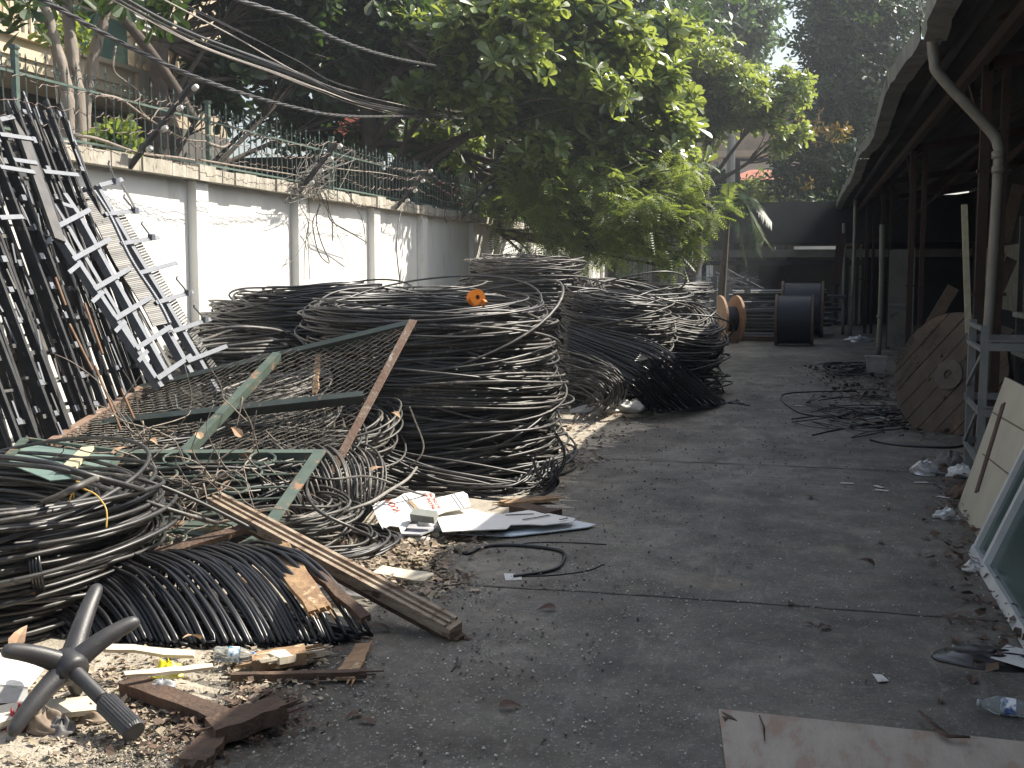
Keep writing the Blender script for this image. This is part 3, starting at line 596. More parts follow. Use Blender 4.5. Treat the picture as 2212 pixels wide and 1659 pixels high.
# thick dark leaning limb
m = MB(); m.tube(catmull([at(u, v, d=15) for u, v in ((250, 20), (300, 80), (345, 140), (385, 200), (420, 260))], 6), .07, 8); m.build('leaning_pole', m_bark2, None, smooth=True, label='dark leaning branch crossing in front of the villa balcony', cat='branch')
tree('blue_green_tree', 'hazy dark crown against the sky, above the second almond tree', at(1560, 580, d=52) * np.array([1, 1, 0]), at(1560, 200, d=52), .3,
     B((1500, 70, 50, 2.2), (1560, 50, 50, 2.3), (1595, 60, 50, 1.7), (1540, 120, 51, 2.0), (1600, 120, 51, 1.1), (1480, 20, 50, 1.5), (1600, 0, 50, 1.5), (1470, 80, 50, 1.3)), m_blu, 'simple', 130, .34, 6)
def yel(t, rng):
    P, O = blob_points(B((1750, 270, 37.6, .55), (1800, 290, 37.6, .5), (1775, 300, 37.8, .35), (1740, 395, 37.5, .3)), 75, rng); m = MB(); tv, tf = rosette(SV, SF, 4, rng); scatter(m, tv, tf, None, P, rot_frames(len(P), rng), .2); m.build('yellowing_leaves', m_yel, t)
tree('tall_shade_tree', 'tall dark tree with a few yellow leaves rising behind the end of the shed', at(1850, 580, d=41) * np.array([1, 1, 0]), at(1850, 150, d=41), .3,
     B((1805, 100, 40, 1.3), (1830, 60, 40, 1.8), (1900, 60, 40, 1.7), (1790, 200, 40, 1.2), (1850, 170, 40, 1.8), (1910, 170, 40, 1.6), (1770, 270, 40, 1.2), (1830, 270, 40, 1.4), (1775, 10, 40, .7), (1800, 0, 40, 1.5), (1760, 350, 39, 1.3), (1715, 385, 39, .8), (1810, 360, 39, 1.3), (1940, 0, 40, 1.5)), m_drk, 'simple', 190, .27, 7, extra=yel)
tree('bushy_tree', 'low dark bushes massed above the far shelter roof', at(1700, 600, d=44) * np.array([1, 1, 0]), at(1700, 480, d=44), .15,
     B((1560, 450, 44, 1.3), (1640, 440, 44, 1.3), (1720, 440, 44, 1.4), (1790, 430, 44, 1.4), (1500, 470, 44, 1.5), (1600, 420, 44.5, .8)), m_blu, 'simple', 130, .3, 8)
tree('bushy_tree', 'bright small bush behind the dark gate frame', at(1630, 600, d=42) * np.array([1, 1, 0]), at(1630, 430, d=42), .1,
     B((1620, 412, 41, .55), (1660, 418, 41, .5), (1595, 420, 41, .4)), m_pin, 'simple', 200, .2, 9)
# hedge-like climbers over the far wall and flowers
tree('wall_shrub', 'leafy shrub tumbling over the far stretch of the white wall', (-6.6, 26, 0), (-6.5, 26, 2.6), .08,
     [((-6.2, 23.5, 3.2), .5), ((-6.1, 25, 3.0), .6), ((-6.1, 26.5, 2.9), .7), ((-5.9, 28, 2.9), .8), ((-5.7, 30, 2.8), .9), ((-5.5, 32, 2.6), 1.0), ((-6.3, 22.3, 3.2), .35), ((-6, 29, 3.6), .7), ((-5.8, 34, 3), 1.2)], m_pin, 'frond', 130, .42, 10)
def red_bush(u, v, d, r, label):
    t = thing('flowering_shrub', at(u, v, d=d) * np.array([1, 1, 0]), label, 'shrub', None); rng = np.random.default_rng(u)
    c = at(u, v, d=d); m = MB(); m.tube([c * [1, 1, 0], c], .03, 5); [m.tube([c * [1, 1, .7], c + norm(rng.normal(size=3)) * r], .012, 4) for _ in range(7)]; m.build('stem', m_bark2, t)
    tv, tf = rosette(SV, SF, 4, rng); P, O = blob_points([(c, r * 1.25)], 260 / (r * r) * .5, rng); m = MB(); scatter(m, tv, tf, None, P, rot_frames(len(P), rng), .12); m.build('leaves', m_drk, t)
    P, O = blob_points([(c, r), (c + [0, 0, .5 * r], r * .7)], 130 / (r * r) * .5, rng); m = MB(); scatter(m, tv, tf, None, P, rot_frames(len(P), rng), .085); m.build('flowers', m_red, t)
red_bush(965, 425, 21.4, .28, 'shrub with bright red flowers behind the railing')
red_bush(960, 375, 21.8, .14, 'small spray of red flowers just above the larger red shrub')
red_bush(1085, 425, 24.5, .12, 'tiny red flower cluster near the far end of the railing')
for k, (u, v, c_) in enumerate(((1040, 430, (.5, .52, .5)), (1075, 448, (.03, .22, .18)), (995, 400, (.45, .47, .46)))):
    a = at(u, v, d=23.5); MB().box(a, (.3, .02, .45 if k != 1 else .3), yaw=.2).build('hanging_cloth', M('cloth_%d' % k, c_, tuple(q * .7 for q in c_), 6, .8), None, label=['grey cloth hung behind the railing right of the red flowers', 'teal cloth hung low behind the railing', 'pale grey panel beside the red flowers behind the railing'][k], cat='cloth')
for k, (u, v, d, r) in enumerate(((250, 305, 11.5, .18), (150, 75, 15.5, .3), (1545, 395, 40, .6))):
    c = at(u, v, d=d); rng = np.random.default_rng(50 + k); t = thing('leafy_plant', (c[0], c[1], 0), ['young yellow-green plant growing between the railing bars and the trunks', 'potted plant on the villa balcony behind the trunks', 'dark leafy plant at the foot of the far pole'][k], 'plant')
    m = MB(); [m.tube([c - [0, 0, c[2] * .98], c + norm(rng.normal(size=3)) * r * .8], .01, 4) for _ in range(5)]; m.build('stem', m_bark, t)
    P, O = blob_points([(c, r)], 60 / (r * r), rng); tv, tf = rosette(SV, SF, 4, rng); m = MB(); scatter(m, tv, tf, None, P, rot_frames(len(P), rng, (0, 0, 1), .6), .16 if k < 2 else .3); m.build('leaves', m_pin if k < 2 else m_drk, t)
# palm
pb = at(1555, 600, d=30); t = thing('palm', (pb[0], pb[1], 0), 'palm with long arching fronds drooping before the far shelter', 'palm')
crown = at(1572, 465, d=30); m = MB(); m.tube([pb * [1, 1, 0], crown], [.12, .07], 8); m.build('trunk', m_bark2, t)
rng = np.random.default_rng(77)
for k, (u, v, u2, v2) in enumerate(((1600, 430, 1652, 520), (1610, 440, 1635, 545), (1560, 420, 1530, 500), (1590, 415, 1640, 440), (1575, 400, 1590, 395), (1595, 480, 1612, 560), (1550, 440, 1520, 560), (1620, 425, 1668, 480))):
    P = catmull([crown, at(u, v, d=30 - .3 * (k % 3)), at(u2, v2, d=29.4)], 14); m = MB(); m.tube(P, np.linspace(.02, .006, len(P)), 4)
    T = norm(np.gradient(P, axis=0))
    for i in range(2, len(P) - 1):
        for s in (-1, 1):
            for q in (0, .5):
                o = P[i] + (P[i + 1] - P[i]) * q; sd = norm(np.cross(T[i], (0, 0, 1))) * s; e = o + (sd * .22 + T[i] * .16 + np.array([0, 0, -.14])) * (1 + .2 * rng.normal())
                m.add([o - T[i] * .018, o + T[i] * .018, (o + e) / 2 + T[i] * .02, e, (o + e) / 2 - T[i] * .01], None, [[0, 1, 2], [0, 2, 4], [4, 2, 3]])
    m.build('frond', m_drk if k % 2 else m_pin, t)
# ================================================================ overhead cables
m_cab = M('black_cable_sheath', (.028, .028, .03), (.07, .068, .066), 9, .42, .5, rr=.08)
m_bare = M('pale_service_wire', (.3, .27, .24), (.4, .36, .33), 9, .5)
def overhead(pts, r, strands, tw, label, mat=m_cab, seed=0, spread=1.0):
    rng = np.random.default_rng(seed); P = catmull([at(u, v, x=x) for u, v, x in pts], 40); T = norm(np.gradient(P, axis=0)); A = norm(np.cross(T, (0, 0, 1))); Bn = np.cross(A, T); L = np.concatenate([[0], np.cumsum(np.linalg.norm(np.diff(P, axis=0), axis=1))])
    r = r * .82; m = MB()
    for k in range(strands):
        a = 2 * math.pi * k / strands + (L * tw if tw else .8 * np.sin(L * (.4 + .3 * rng.random()) + 6 * rng.random())); o = r * spread * (1 if strands > 1 else 0)
        m.tube(P + (np.cos(a)[:, None] * A + np.sin(a)[:, None] * Bn) * o if not np.isscalar(a) else P, r, 6)
    m.build('overhead_cable', mat, None, smooth=True, label=label, cat='cable', group='overhead cables along the wall')
overhead([(-60, -75, -5.0), (93, 0, -5.2), (290, 107, -5.4), (470, 184, -5.5), (637, 232, -5.6), (757, 251, -5.7), (950, 253, -6.0), (1150, 270, -6.2)], .013, 3, 9, 'thick twisted black cable sagging lowest over the railing', seed=1)
overhead([(400, -60, -4.9), (507, -5, -5), (587, 22, -5), (640, 40, -5), (740, 90, -5.2), (857, 126, -5.4), (1000, 155, -5.8), (1150, 200, -6.2)], .014, 3, 8, 'short twisted black cable disappearing into the almond leaves at top', seed=2)
overhead([(180, -60, -5.2), (265, 0, -5.3), (420, 78, -5.5), (640, 160, -5.6), (800, 226, -5.9), (960, 250, -6.2), (1100, 268, -6.4)], .011, 6, 0, 'loose bundle of grey cables above the twisted one', seed=3, spread=2.6)
overhead([(170, -45, -5.6), (250, 0, -5.6), (430, 96, -5.7), (600, 160, -5.7), (690, 195, -5.8), (830, 240, -6.1), (1100, 300, -6.4)], .007, 3, 0, 'thin wires hanging just below the grey cable bundle', m_bare, 4, 3.0)
overhead([(220, -70, -4.8), (355, 0, -5), (500, 76, -5.2), (690, 178, -5.6), (860, 225, -6.0), (1050, 262, -6.3)], .008, 1, 0, 'single pale taut wire above the grey bundle', m_bare, 5)
overhead([(330, -20, -6.8), (500, 60, -6.8), (640, 130, -6.8), (760, 190, -6.8), (1000, 235, -7)], .006, 2, 0, 'two faint wires running under the leaves', m_cab, 6, 3)
overhead([(1600, 420, -1.0), (1540, 405, -2), (1450, 430, -3.3), (1330, 445, -4.6), (1200, 450, -6)], .006, 1, 0, 'single thin wire crossing in front of the feathery leaves', m_cab, 7)
# ================================================================ cable coils
m_pe = M('black_polyethylene', (.015, .015, .0155), (.044, .042, .039), 5, .47, .75, c3=(.20, .18, .15), s3=9, t3=.60, rr=.1, fac3=.45)
m_pe2 = M('dusty_black_cable', (.04, .038, .035), (.09, .085, .076), 5, .52, .6, c3=(.26, .23, .19), s3=9, t3=.55, rr=.1, fac3=.6)
m_blk = M('clean_black_cable', (.012, .012, .014), (.022, .022, .024), 5, .33, .6, rr=.06)
m_gry = M('grey_weathered_cable', (.30, .28, .25), (.18, .17, .155), 7, .6, .4, rr=.1)
CG = 'coils of scrap cable heaped along the wall'
def coil_path(c, R, h, n, rng, ring=.22, tilt=(0, 0), wob=.03, seg=44, ell=(1, 0), off=.04, messy=.1, sagw=0.0):
    """one cable wound n times; every turn drifts in radius, height, centre and tilt"""
    K = n + 1
    rr = R * (1 - ring * rng.random(K) ** 1.9); zz = h * rng.random(K); cx = off * rng.normal(size=K); cy = off * rng.normal(size=K)
    tx = wob * rng.normal(size=K); ty = wob * rng.normal(size=K); ph = rng.random(K) * 6.28
    big = rng.random(K) < messy; rr[big] *= 1 + .10 * rng.random(big.sum()); tx[big] *= 2.8; ty[big] *= 2.8
    th = np.arange(n * seg + 1) / seg; i = np.minimum(th.astype(int), n - 1); f = th - i; f = f * f * (3 - 2 * f)
    L = lambda a: a[i] * (1 - f) + a[i + 1] * f
    a = 2 * np.pi * th; r = L(rr) * (1 + .035 * np.sin(2 * a + L(ph)) + .012 * np.sin(5 * a + 3 * L(ph)))
    x = r * np.cos(a) + L(cx); y = r * np.sin(a) + L(cy); z = L(zz) + x * L(tx) + y * L(ty) + .012 * np.sin(3 * a + L(ph)) - sagw * (r / R) ** 2
    e, ea = ell
    ca, sa = math.cos(ea), math.sin(ea); u = x * ca + y * sa; v = (-x * sa + y * ca) * e; x, y = u * ca - v * sa, u * sa + v * ca
    P = np.stack([x, y, z], 1); Rm = np.array(Matrix.Rotation(tilt[0], 3, 'X') @ Matrix.Rotation(tilt[1], 3, 'Y'))
    return P @ Rm.T + np.asarray(c), Rm @ np.array([0, 0, 1.])
def coil(c, R, h, n, r, seed, label, mat=None, name='cable_coil', ties=0, minz=True, group=CG, **kw):
    n = int(n * 1.5) if r == CR else n; rng = np.random.default_rng(seed); P, ax = coil_path(c, R, h, n, rng, **kw)
    if minz: P[:, 2] = np.maximum(P[:, 2], r + .004 + .008 * rng.random(len(P)).cumsum() % .01)
    m = MB(); m.tube(P, r, 6, ref=ax)
    if not ties: return m.build(name, mat or m_pe, None, smooth=True, label=label, cat='cable coil', group=group)
    t = thing(name, (c[0], c[1], max(0, c[2])), label, 'cable coil', group); m.build('winding', mat or m_pe, t, smooth=True)
    return t
CR = .0106
# ---- big front heap: seven coils stacked
ax_, ay_ = -3.06, 9.35
lab = ['lowest and widest coil of the big heap, its loops spreading onto the ground', 'second coil up in the big heap beside the concrete lane', 'third coil up in the big heap, mostly in shade', 'fourth coil up in the big heap, bulging towards the lane',
       'fifth coil up in the big heap, with loose loops at its lane side', 'sixth coil up in the big heap, just under the top one', 'top coil of the big heap, carrying the orange plastic reel']
spec = [(0, .0, 1.10, .24, 58), (.05, .18, .96, .24, 50), (-.04, .38, 1.06, .24, 50), (.09, .60, 1.0, .22, 50), (-.05, .80, 1.04, .22, 48), (.05, 1.0, .95, .2, 46), (-.08, 1.16, .98, .24, 44)]
GA = [.0105, .009, .0115, .0095, .0105, .012, .0095]
for k, (o, z, R, h, n) in enumerate(spec):
    coil((ax_ + o, ay_ + .4 * o * (-1) ** k, z), R, h, int(n * 1.42), GA[k], 100 + k, lab[k], m_pe if k % 2 == 0 else m_pe2, ring=.38, tilt=(.04 * (-1) ** k, .05 * math.sin(k * 2.2)), wob=.035 + .02 * (k % 3), off=.06, messy=.16)
# ---- rear-left heap against the wall
spec = [(-4.72, 10.7, 0, 1.08, .4, 46, 'bottom coil of the heap against the wall, hidden under two others'), (-4.70, 10.75, .38, 1.02, .42, 50, 'middle coil of the heap against the wall'), (-4.68, 10.7, .82, 1.10, .42, 60, 'thick middle-upper coil of the heap against the wall'), (-4.66, 10.68, 1.32, 1.14, .30, 84, 'top coil of the heap against the wall, its loops fanned like a dome')]
for k, (x, y, z, R, h, n, lb) in enumerate(spec): coil((x, y, z), R, h, n, CR, 120 + k, lb, m_pe if k < 3 else m_blk, ring=.75 if k == 3 else .35, wob=.04, off=.05, sagw=.32 if k == 3 else 0)
spec = [(-4.35, 13.0, 0, 1.0, .5, 44, 'low coil behind the big heap, at the foot of the wall'), (-4.35, 13.0, .5, .95, .5, 44, 'middle coil in the heap right behind the big one'), (-4.3, 12.95, .98, .92, .5, 50, 'flat-topped coil between the domed coil and the big heap')]
for k, (x, y, z, R, h, n, lb) in enumerate(spec): coil((x, y, z), R, h, n, CR, 130 + k, lb, m_pe2 if k == 2 else m_pe, ring=.4, off=.04)
# ---- tall heap farther along the wall
spec = [(-4.0, 16.6, 0, 1.0, .5, 34, 'bottom coil of the tall heap halfway along the wall'), (-4.0, 16.6, .45, .97, .45, 36, 'second coil of the tall heap halfway along the wall'), (-3.95, 16.55, .85, .95, .42, 40, 'third coil of the tall heap halfway along the wall'), (-4.05, 16.5, 1.22, .9, .36, 40, 'fourth coil of the tall heap, bulging sideways below its top'), (-4.0, 16.55, 1.55, .82, .3, 44, 'topmost coil of the tall heap, highest of all the cable')]
for k, (x, y, z, R, h, n, lb) in enumerate(spec): coil((x, y, z), R, h, n, CR, 140 + k, lb, m_pe if k % 2 else m_pe2, ring=.5 if k == 4 else .35, wob=.05, off=.05, messy=.2, tilt=(.04 * (-1) ** k, .03))
for k, (x, y, z, R, h, n, lb) in enumerate(((-3.45, 20.0, 0, .9, .8, 40, 'low coil behind the tall heap, near the feathery leaves'), (-3.45, 20.0, .8, .85, .75, 44, 'coil topping the heap behind the tall one'), (-2.7, 21.8, 0, 1.1, .85, 36, 'wide coil in the farthest heap on the ground'), (-2.75, 21.7, .8, 1.1, .65, 50, 'wide flattish coil on the farthest heap by the shed lane'), (-4.9, 19.2, 0, .8, 1.0, 30, 'coil squeezed between wall and tall heap'), (-4.4, 24.2, 0, 1.1, 1.3, 44, 'dark coil heap in the shade of the far wall'))):
    coil((x, y, z), R, h, n, CR, 150 + k, lb, m_pe, ring=.4, off=.05)
# ---- heap at the lane with the big tilted rings
for k, (x, y, z, R, h, n, tl, lb) in enumerate(((-2.35, 14.4, 0, .74, .45, 40, (0, 0), 'bottom coil of the lane-side heap, behind the white rag'), (-2.33, 14.35, .42, .72, .42, 40, (.05, .05), 'second coil of the lane-side heap, behind the fanned cable'), (-2.3, 14.3, .8, .70, .4, 46, (.08, .10), 'upper coil of the lane-side heap with bright narrow loops'), (-2.36, 14.3, 1.1, .64, .26, 34, (.04, .1), 'small top coil of the lane-side heap'))):
    coil((x, y, z), R, h, n, CR, 160 + k, lb, m_pe if k % 2 else m_pe2, ring=.4, tilt=tl, wob=.06, off=.05, messy=.2)
for k, (x, y, z, R, h, n, tl, lb) in enumerate(((-1.98, 16.0, 0, .92, .5, 36, (0, 0), 'bottom coil of the heap of wide rings by the lane'), (-2.0, 16.0, .42, .92, .45, 36, (.1, .1), 'middle coil of the heap of wide rings by the lane'), (-2.1, 16.0, 1.0, .98, .30, 44, (.15, .36), 'wide tilted coil whose big bright rings sweep down to the lane'), (-2.4, 16.3, 1.25, .85, .2, 18, (.05, .12), 'loose rings lying on top of the wide tilted coil'))):
    coil((x, y, z), R, h, n, CR * 1.12, 170 + k, lb, m_pe if k != 2 else m_pe2, ring=.3, tilt=tl, wob=.07 if k != 2 else .03, off=.05, messy=.3 if k != 2 else .1)
# fan of cable draped from the heap down to the lane
def draped(c, R, n, a0, a1, axdir, r, seed, label, mat, spread=.5, ell=.55, jit=.04, name='draped_coil'):
    """rings standing side by side whose planes fan out about a common axis direction"""
    rng = np.random.default_rng(seed); m = MB(); c = np.asarray(c, float); ax = norm(axdir); hz = norm(np.cross((0, 0, 1), ax)); P = []
    seg = 40
    for k in range(n):
        f = k / (n - 1) + .012 * rng.normal(); a = a0 + (a1 - a0) * f; zz = np.array([0, 0, 1]) * math.cos(a) + ax * math.sin(a)
        cc = c + ax * spread * (f - .5); Rk = R * (1 + jit * rng.normal()); Ek = ell * (1 + jit * rng.normal())
        t = np.arange(seg + (1 if k == n - 1 else 0)) / seg * 2 * np.pi + np.pi
        P.append(cc + np.cos(t)[:, None] * hz * Rk + (np.sin(t)[:, None] * zz * Rk * Ek) + np.array([0, 0, 1]) * .01 * rng.normal())
    P = np.vstack(P); P[:, 2] = np.maximum(P[:, 2], r + .003); ker = np.array([1, 2, 1]) / 4
    for q in range(3): P[1:-1, q] = np.convolve(P[:, q], ker, 'valid')
    m.tube(P, r, 6, ref=ax); return m.build(name, mat, None, smooth=True, label=label, cat='cable coil', group=CG)
rng = np.random.default_rng(21)
# sweep of cables hanging from the lane-side heap to the ground
def strands(name, ctrl, n, r, seed, label, mat, jit=.05, cat='cable bundle', group=None, zmin=None):
    """bundle of n cables following control curves; ctrl = list of (point_low, point_high) so that strand f runs between the two rims"""
    rng = np.random.default_rng(seed); m = MB()
    for k in range(n):
        f = (k + .5 * rng.random()) / n; s = jit * rng.normal(size=3)
        P = np.array([np.asarray(a) * (1 - f) + np.asarray(b) * f for a, b in ctrl]); P = P + s * np.linspace(.4, 1, len(P))[:, None] + jit * .35 * rng.normal(size=P.shape)
        P = catmull(P, 8); P[:, 2] = np.maximum(P[:, 2], r + .004); m.tube(P, r, 6)
    return m.build(name, mat, None, smooth=True, label=label, cat=cat, group=group)
strands('cable_sweep', [(at(1222, 760, d=13.6), at(1225, 690, d=13.9)), (at(1290, 790, d=13.2), at(1300, 715, d=13.5)), (at(1370, 850, d=12.9), at(1415, 745, d=13.0)), (at(1398, 882, z=.03), at(1490, 805, d=13.0)), (at(1405, 892, z=.02), at(1558, 872, z=.03)), ], 60, CR * .85, 1,
        'dark fan of cables sweeping from the lane-side heap down onto the concrete', m_blk, .022, 'cable bundle')
strands('cable_sweep', [(at(1225, 830, d=13.3), at(1225, 745, d=13.7)), (at(1270, 835, d=12.9), at(1290, 770, d=13.3)), (at(1300, 850, d=12.8), at(1345, 815, d=12.9)), (at(1250, 880, z=.03), at(1330, 875, z=.03))], 34, CR * .85, 2,
        'drooping grey-lit strands left of the dark cable fan', m_pe2, .06, 'cable bundle')
def ground_loop(name, uv, r, label, mat, z=.0, group=None, rs=0, cat='cable', zs=None, k=6):
    P = [at(u, v, z=(zs[i] if zs else z) + r) for i, (u, v) in enumerate(uv)]; m = MB(); m.tube(catmull(P, 9), r, k); return m.build(name, mat, None, smooth=True, label=label, cat=cat, group=group)
m = MB()
for q in range(11):
    o = .12 * q / 11; P = [at(1400 - 3 * q, 740 + 4 * q, z=.75), at(1440, 775, z=.62 - .3 * o), at(1490 + 2 * q, 815 + 2 * q, z=.3), at(1550 + q * 1.4, 855 + q, z=.03), at(1563 - q, 868 + q * .4, z=.02), at(1520 - 3 * q, 884 - q, z=.02), at(1440 - 4 * q, 884 - 2 * q, z=.03), at(1408 - 2 * q, 850 - 3 * q, z=.22), at(1395, 800, z=.5)]
    m.tube(catmull(P, 8), CR * .9, 6)
m.build('cable_loops', m_blk, None, smooth=True, label='black loops at the foot of the fan, touching the lane', cat='cable bundle')
# ---- coils beneath the fallen gates
for k, (u, v, d, R, h, n, r, tl, mt, lb) in enumerate((
        (505, 748, 9.9, .55, .22, 16, .016, (.02, 0), m_pe2, 'short stack of thick bright loops between leaning racks and domed coil'),
        (560, 850, 9.3, .6, .4, 30, .012, (0, 0), m_pe, 'dark coil buried under the thick bright loops'),
        (590, 830, 8.9, .42, .16, 26, .008, (.15, -.15), m_gry, 'small pale grey coil showing through the upper chain-link mesh'),
        (560, 900, 8.4, .55, .2, 44, .008, (.1, -.1), m_pe2, 'pale tangled coil under the middle of the chain-link mesh'),
        (700, 900, 8.5, .5, .28, 30, .009, (.2, .15), m_pe2, 'dusty coil pressed against the big heap behind the rusty edge bar'),
        (620, 985, 7.9, .5, .2, 60, .009, (.25, .1), m_pe, 'grey-lit coil at the right end of the lower grille'),
        (440, 1000, 7.6, .75, .25, 60, .010, (0, 0), m_pe, 'wide flat coil lying under the ring-patterned grille'),
        (300, 960, 7.9, .6, .3, 60, .010, (.05, 0), m_pe, 'dark coil under the left half of the chain-link mesh'))):
    c = at(u, v, d=d); c[2] = max(.02, c[2] - h * .8); coil(c, R, h, n, r, 200 + k, lb, mt, ring=.45, tilt=tl, wob=.06, off=.05, messy=.25)
c = at(640, 1010, d=7.6); c[2] = .18; draped(c, .42, 40, -.5, .6, (.6, .75, 0), .009, 9, 'ribbed coil standing on edge behind the bolted green bar', m_pe2, .75, .75)
c = at(620, 1090, d=7.0); c[2] = .12; coil(c, .36, .14, 30, .009, 220, 'small tight coil on the ground under the bolted green bar', m_pe2, ring=.5, wob=.08, messy=.3)
c = at(690, 1120, d=6.9); c[2] = .02; coil(c, .42, .06, 14, .009, 221, 'flat loose coil on the litter beside the bolted bar', m_pe, ring=.4, wob=.03, messy=.3)
# strands running from the big heap towards the gates
strands('cable_sweep', [(at(700, 975, d=8.2), at(745, 940, d=8.5)), (at(780, 1030, d=8.2), at(860, 985, d=8.5)), (at(900, 1062, z=.03), at(1000, 1020, d=8.5)), (at(1060, 1070, z=.02), at(1190, 1045, z=.05)), (at(1120, 1050, z=.03), at(1215, 990, d=8.8))], 40, .009, 3,
        'spread of thin loose cables along the ground before the big heap', m_pe, .05)
strands('cable_sweep', [(at(560, 960, d=7.8), at(690, 940, d=8.2)), (at(620, 1010, d=7.5), at(760, 1000, d=7.9)), (at(740, 1090, z=.06), at(860, 1050, z=.1)), (at(860, 1100, z=.02), at(990, 1062, z=.03))], 34, .008, 4,
        'straight thin cables slanting down behind the rusty edge bar', m_pe2, .05)
# right-hand loops at foot of the big heap
for k, (uv, zs, lb) in enumerate((
        ([(1200, 935), (1219, 975), (1210, 1015), (1185, 1030)], (.45, .25, .08, .02), 'thick black cable end bulging beyond the lane edge of the big heap'),
        ([(1150, 990), (1165, 1030), (1195, 1035), (1190, 1060), (1120, 1080), (1040, 1075)], (.35, .15, .05, .0, .0, .0), 'black cable loop dropping to the ground at the heap foot'),
        ([(1195, 1015), (1205, 1045), (1160, 1075), (1080, 1082), (980, 1070)], (.2, .03, .0, .0, .0), 'cable curling round the near corner of the big heap'),
        ([(975, 1185), (1010, 1195), (1050, 1180), (1120, 1178), (1210, 1190), (1215, 1215), (1190, 1232), (1110, 1245)], (.0,) * 8, 'black cable looping on the shaded concrete below the cardboard'),
        ([(1110, 1180), (1150, 1172), (1230, 1172), (1310, 1176)], (0,) * 4, 'straight thin black wire on the concrete right of the looping cable'),
        ([(1125, 1245), (1200, 1242), (1270, 1232), (1305, 1218)], (0,) * 4, 'thin wire curving on the concrete nearest the lane centre'),
        ([(975, 1450), (985, 1435), (988, 1420)], (0,) * 3, 'short bit of bent wire on bare concrete'))):
    ground_loop('loose_cable', uv, .011 if k in (0, 1, 2, 3) else .004, lb, m_blk, group='loose cable ends lying about the yard', zs=zs)
for k, (uv, zs, r, mt, lb) in enumerate((
        ([(692, 1010), (715, 1030), (760, 1070), (640, 1190), (610, 1225)][0:0] + [(1000 - 100, 1010), (880, 1035), (840, 1060), (800, 1085), (735, 1110), (712, 1140), (700, 1165)], (.3, .28, .26, .26, .22, .15, .02), .010, m_gry, 'grey cable arching from the heap down to the litter'),
        ([(665, 1030), (663, 1065), (690, 1105), (760, 1140), (800, 1160), (790, 1180), (755, 1190)], (.4, .36, .3, .2, .1, .03, .0), .010, m_pe, 'black cable curling below the bolted green bar'),
        ([(600, 1010), (700, 1035), (800, 1030), (900, 1065), (1000, 1090)], (.35, .4, .35, .2, .03), .008, m_pe2, 'long thin cable passing over the bolted bar to the cardboard'),
        ([(655, 1170), (760, 1185), (900, 1175), (990, 1190)], (.02, .01, .0, .0), .010, m_blk, 'black cable lying across the litter towards the cardboard'),
        ([(700, 1165), (760, 1190), (830, 1240), (860, 1265)], (.02, .0, .0, .0), .009, m_blk, 'black cable end pointing at the long beam'),
        ([(100, 1010), (300, 1070), (400, 1120), (520, 1190)][0:0] + [(190, 1020), (300, 1035), (420, 1080), (560, 1150)], (.62, .62, .5, .32), .010, m_pe2, 'upper of two straight cables crossing the ring grille'),
        ([(160, 1032), (270, 1068), (380, 1105), (470, 1130)], (.58, .55, .46, .36), .012, m_pe2, 'lower of two straight cables crossing the ring grille'),
        ([(880, 1010), (905, 990), (915, 960), (895, 905), (885, 880)], (.2, .4, .55, .8, .95), .005, m_gry, 'thin wire bowing in front of the shaded side of the big heap'))):
    ground_loop('loose_cable', uv, r, lb, mt, group='loose cable ends lying about the yard', zs=zs)
# ---- near-left coils
def c_at(u, v, d, z): c = at(u, v, d=d); c[2] = z; return c
coil(c_at(-115, 1100, 5.75, .30), .98, .26, 64, .0115, 300, 'large near coil at the left edge, above the strapped one, tied with a yellow string', m_pe, ring=.30, wob=.035, off=.05, messy=.2, seg=56)
coil(c_at(-125, 1100, 5.75, .03), .92, .28, 60, .0115, 301, 'near coil at the left edge bound with black straps', m_pe, ring=.30, wob=.03, off=.04, messy=.15, seg=56)
c = at(95, 1280, d=5.35); m = MB()
for q in range(4): m.tube(catmull([at(66 + 7 * q, 1180, d=5.12), at(62 + 7 * q, 1200, d=5.02), at(70 + 7 * q, 1250, d=5.0), at(74 + 7 * q, 1275, d=5.1)], 6), .007, 5)
m.build('binding_strap', m_blk, None, smooth=True, label='black straps tied round the lower near coil', cat='strap')
m = MB(); m.tube(catmull([at(u, v, d=5.05 - .02 * i) for i, (u, v) in enumerate(((165, 1040), (176, 1043), (176, 1053), (205, 1067), (225, 1090), (231, 1110), (230, 1140)))], 8), .0035, 5); m.tube(catmull([at(u, v, d=5.0) for u, v in ((176, 1053), (158, 1060), (150, 1085), (158, 1062), (160, 1075))], 8), .003, 5)
m.build('yellow_string', M('yellow_string', (.65, .42, .10), None, rough=.6), None, smooth=True, label='yellow string dangling from a cable end on the near coil', cat='string')
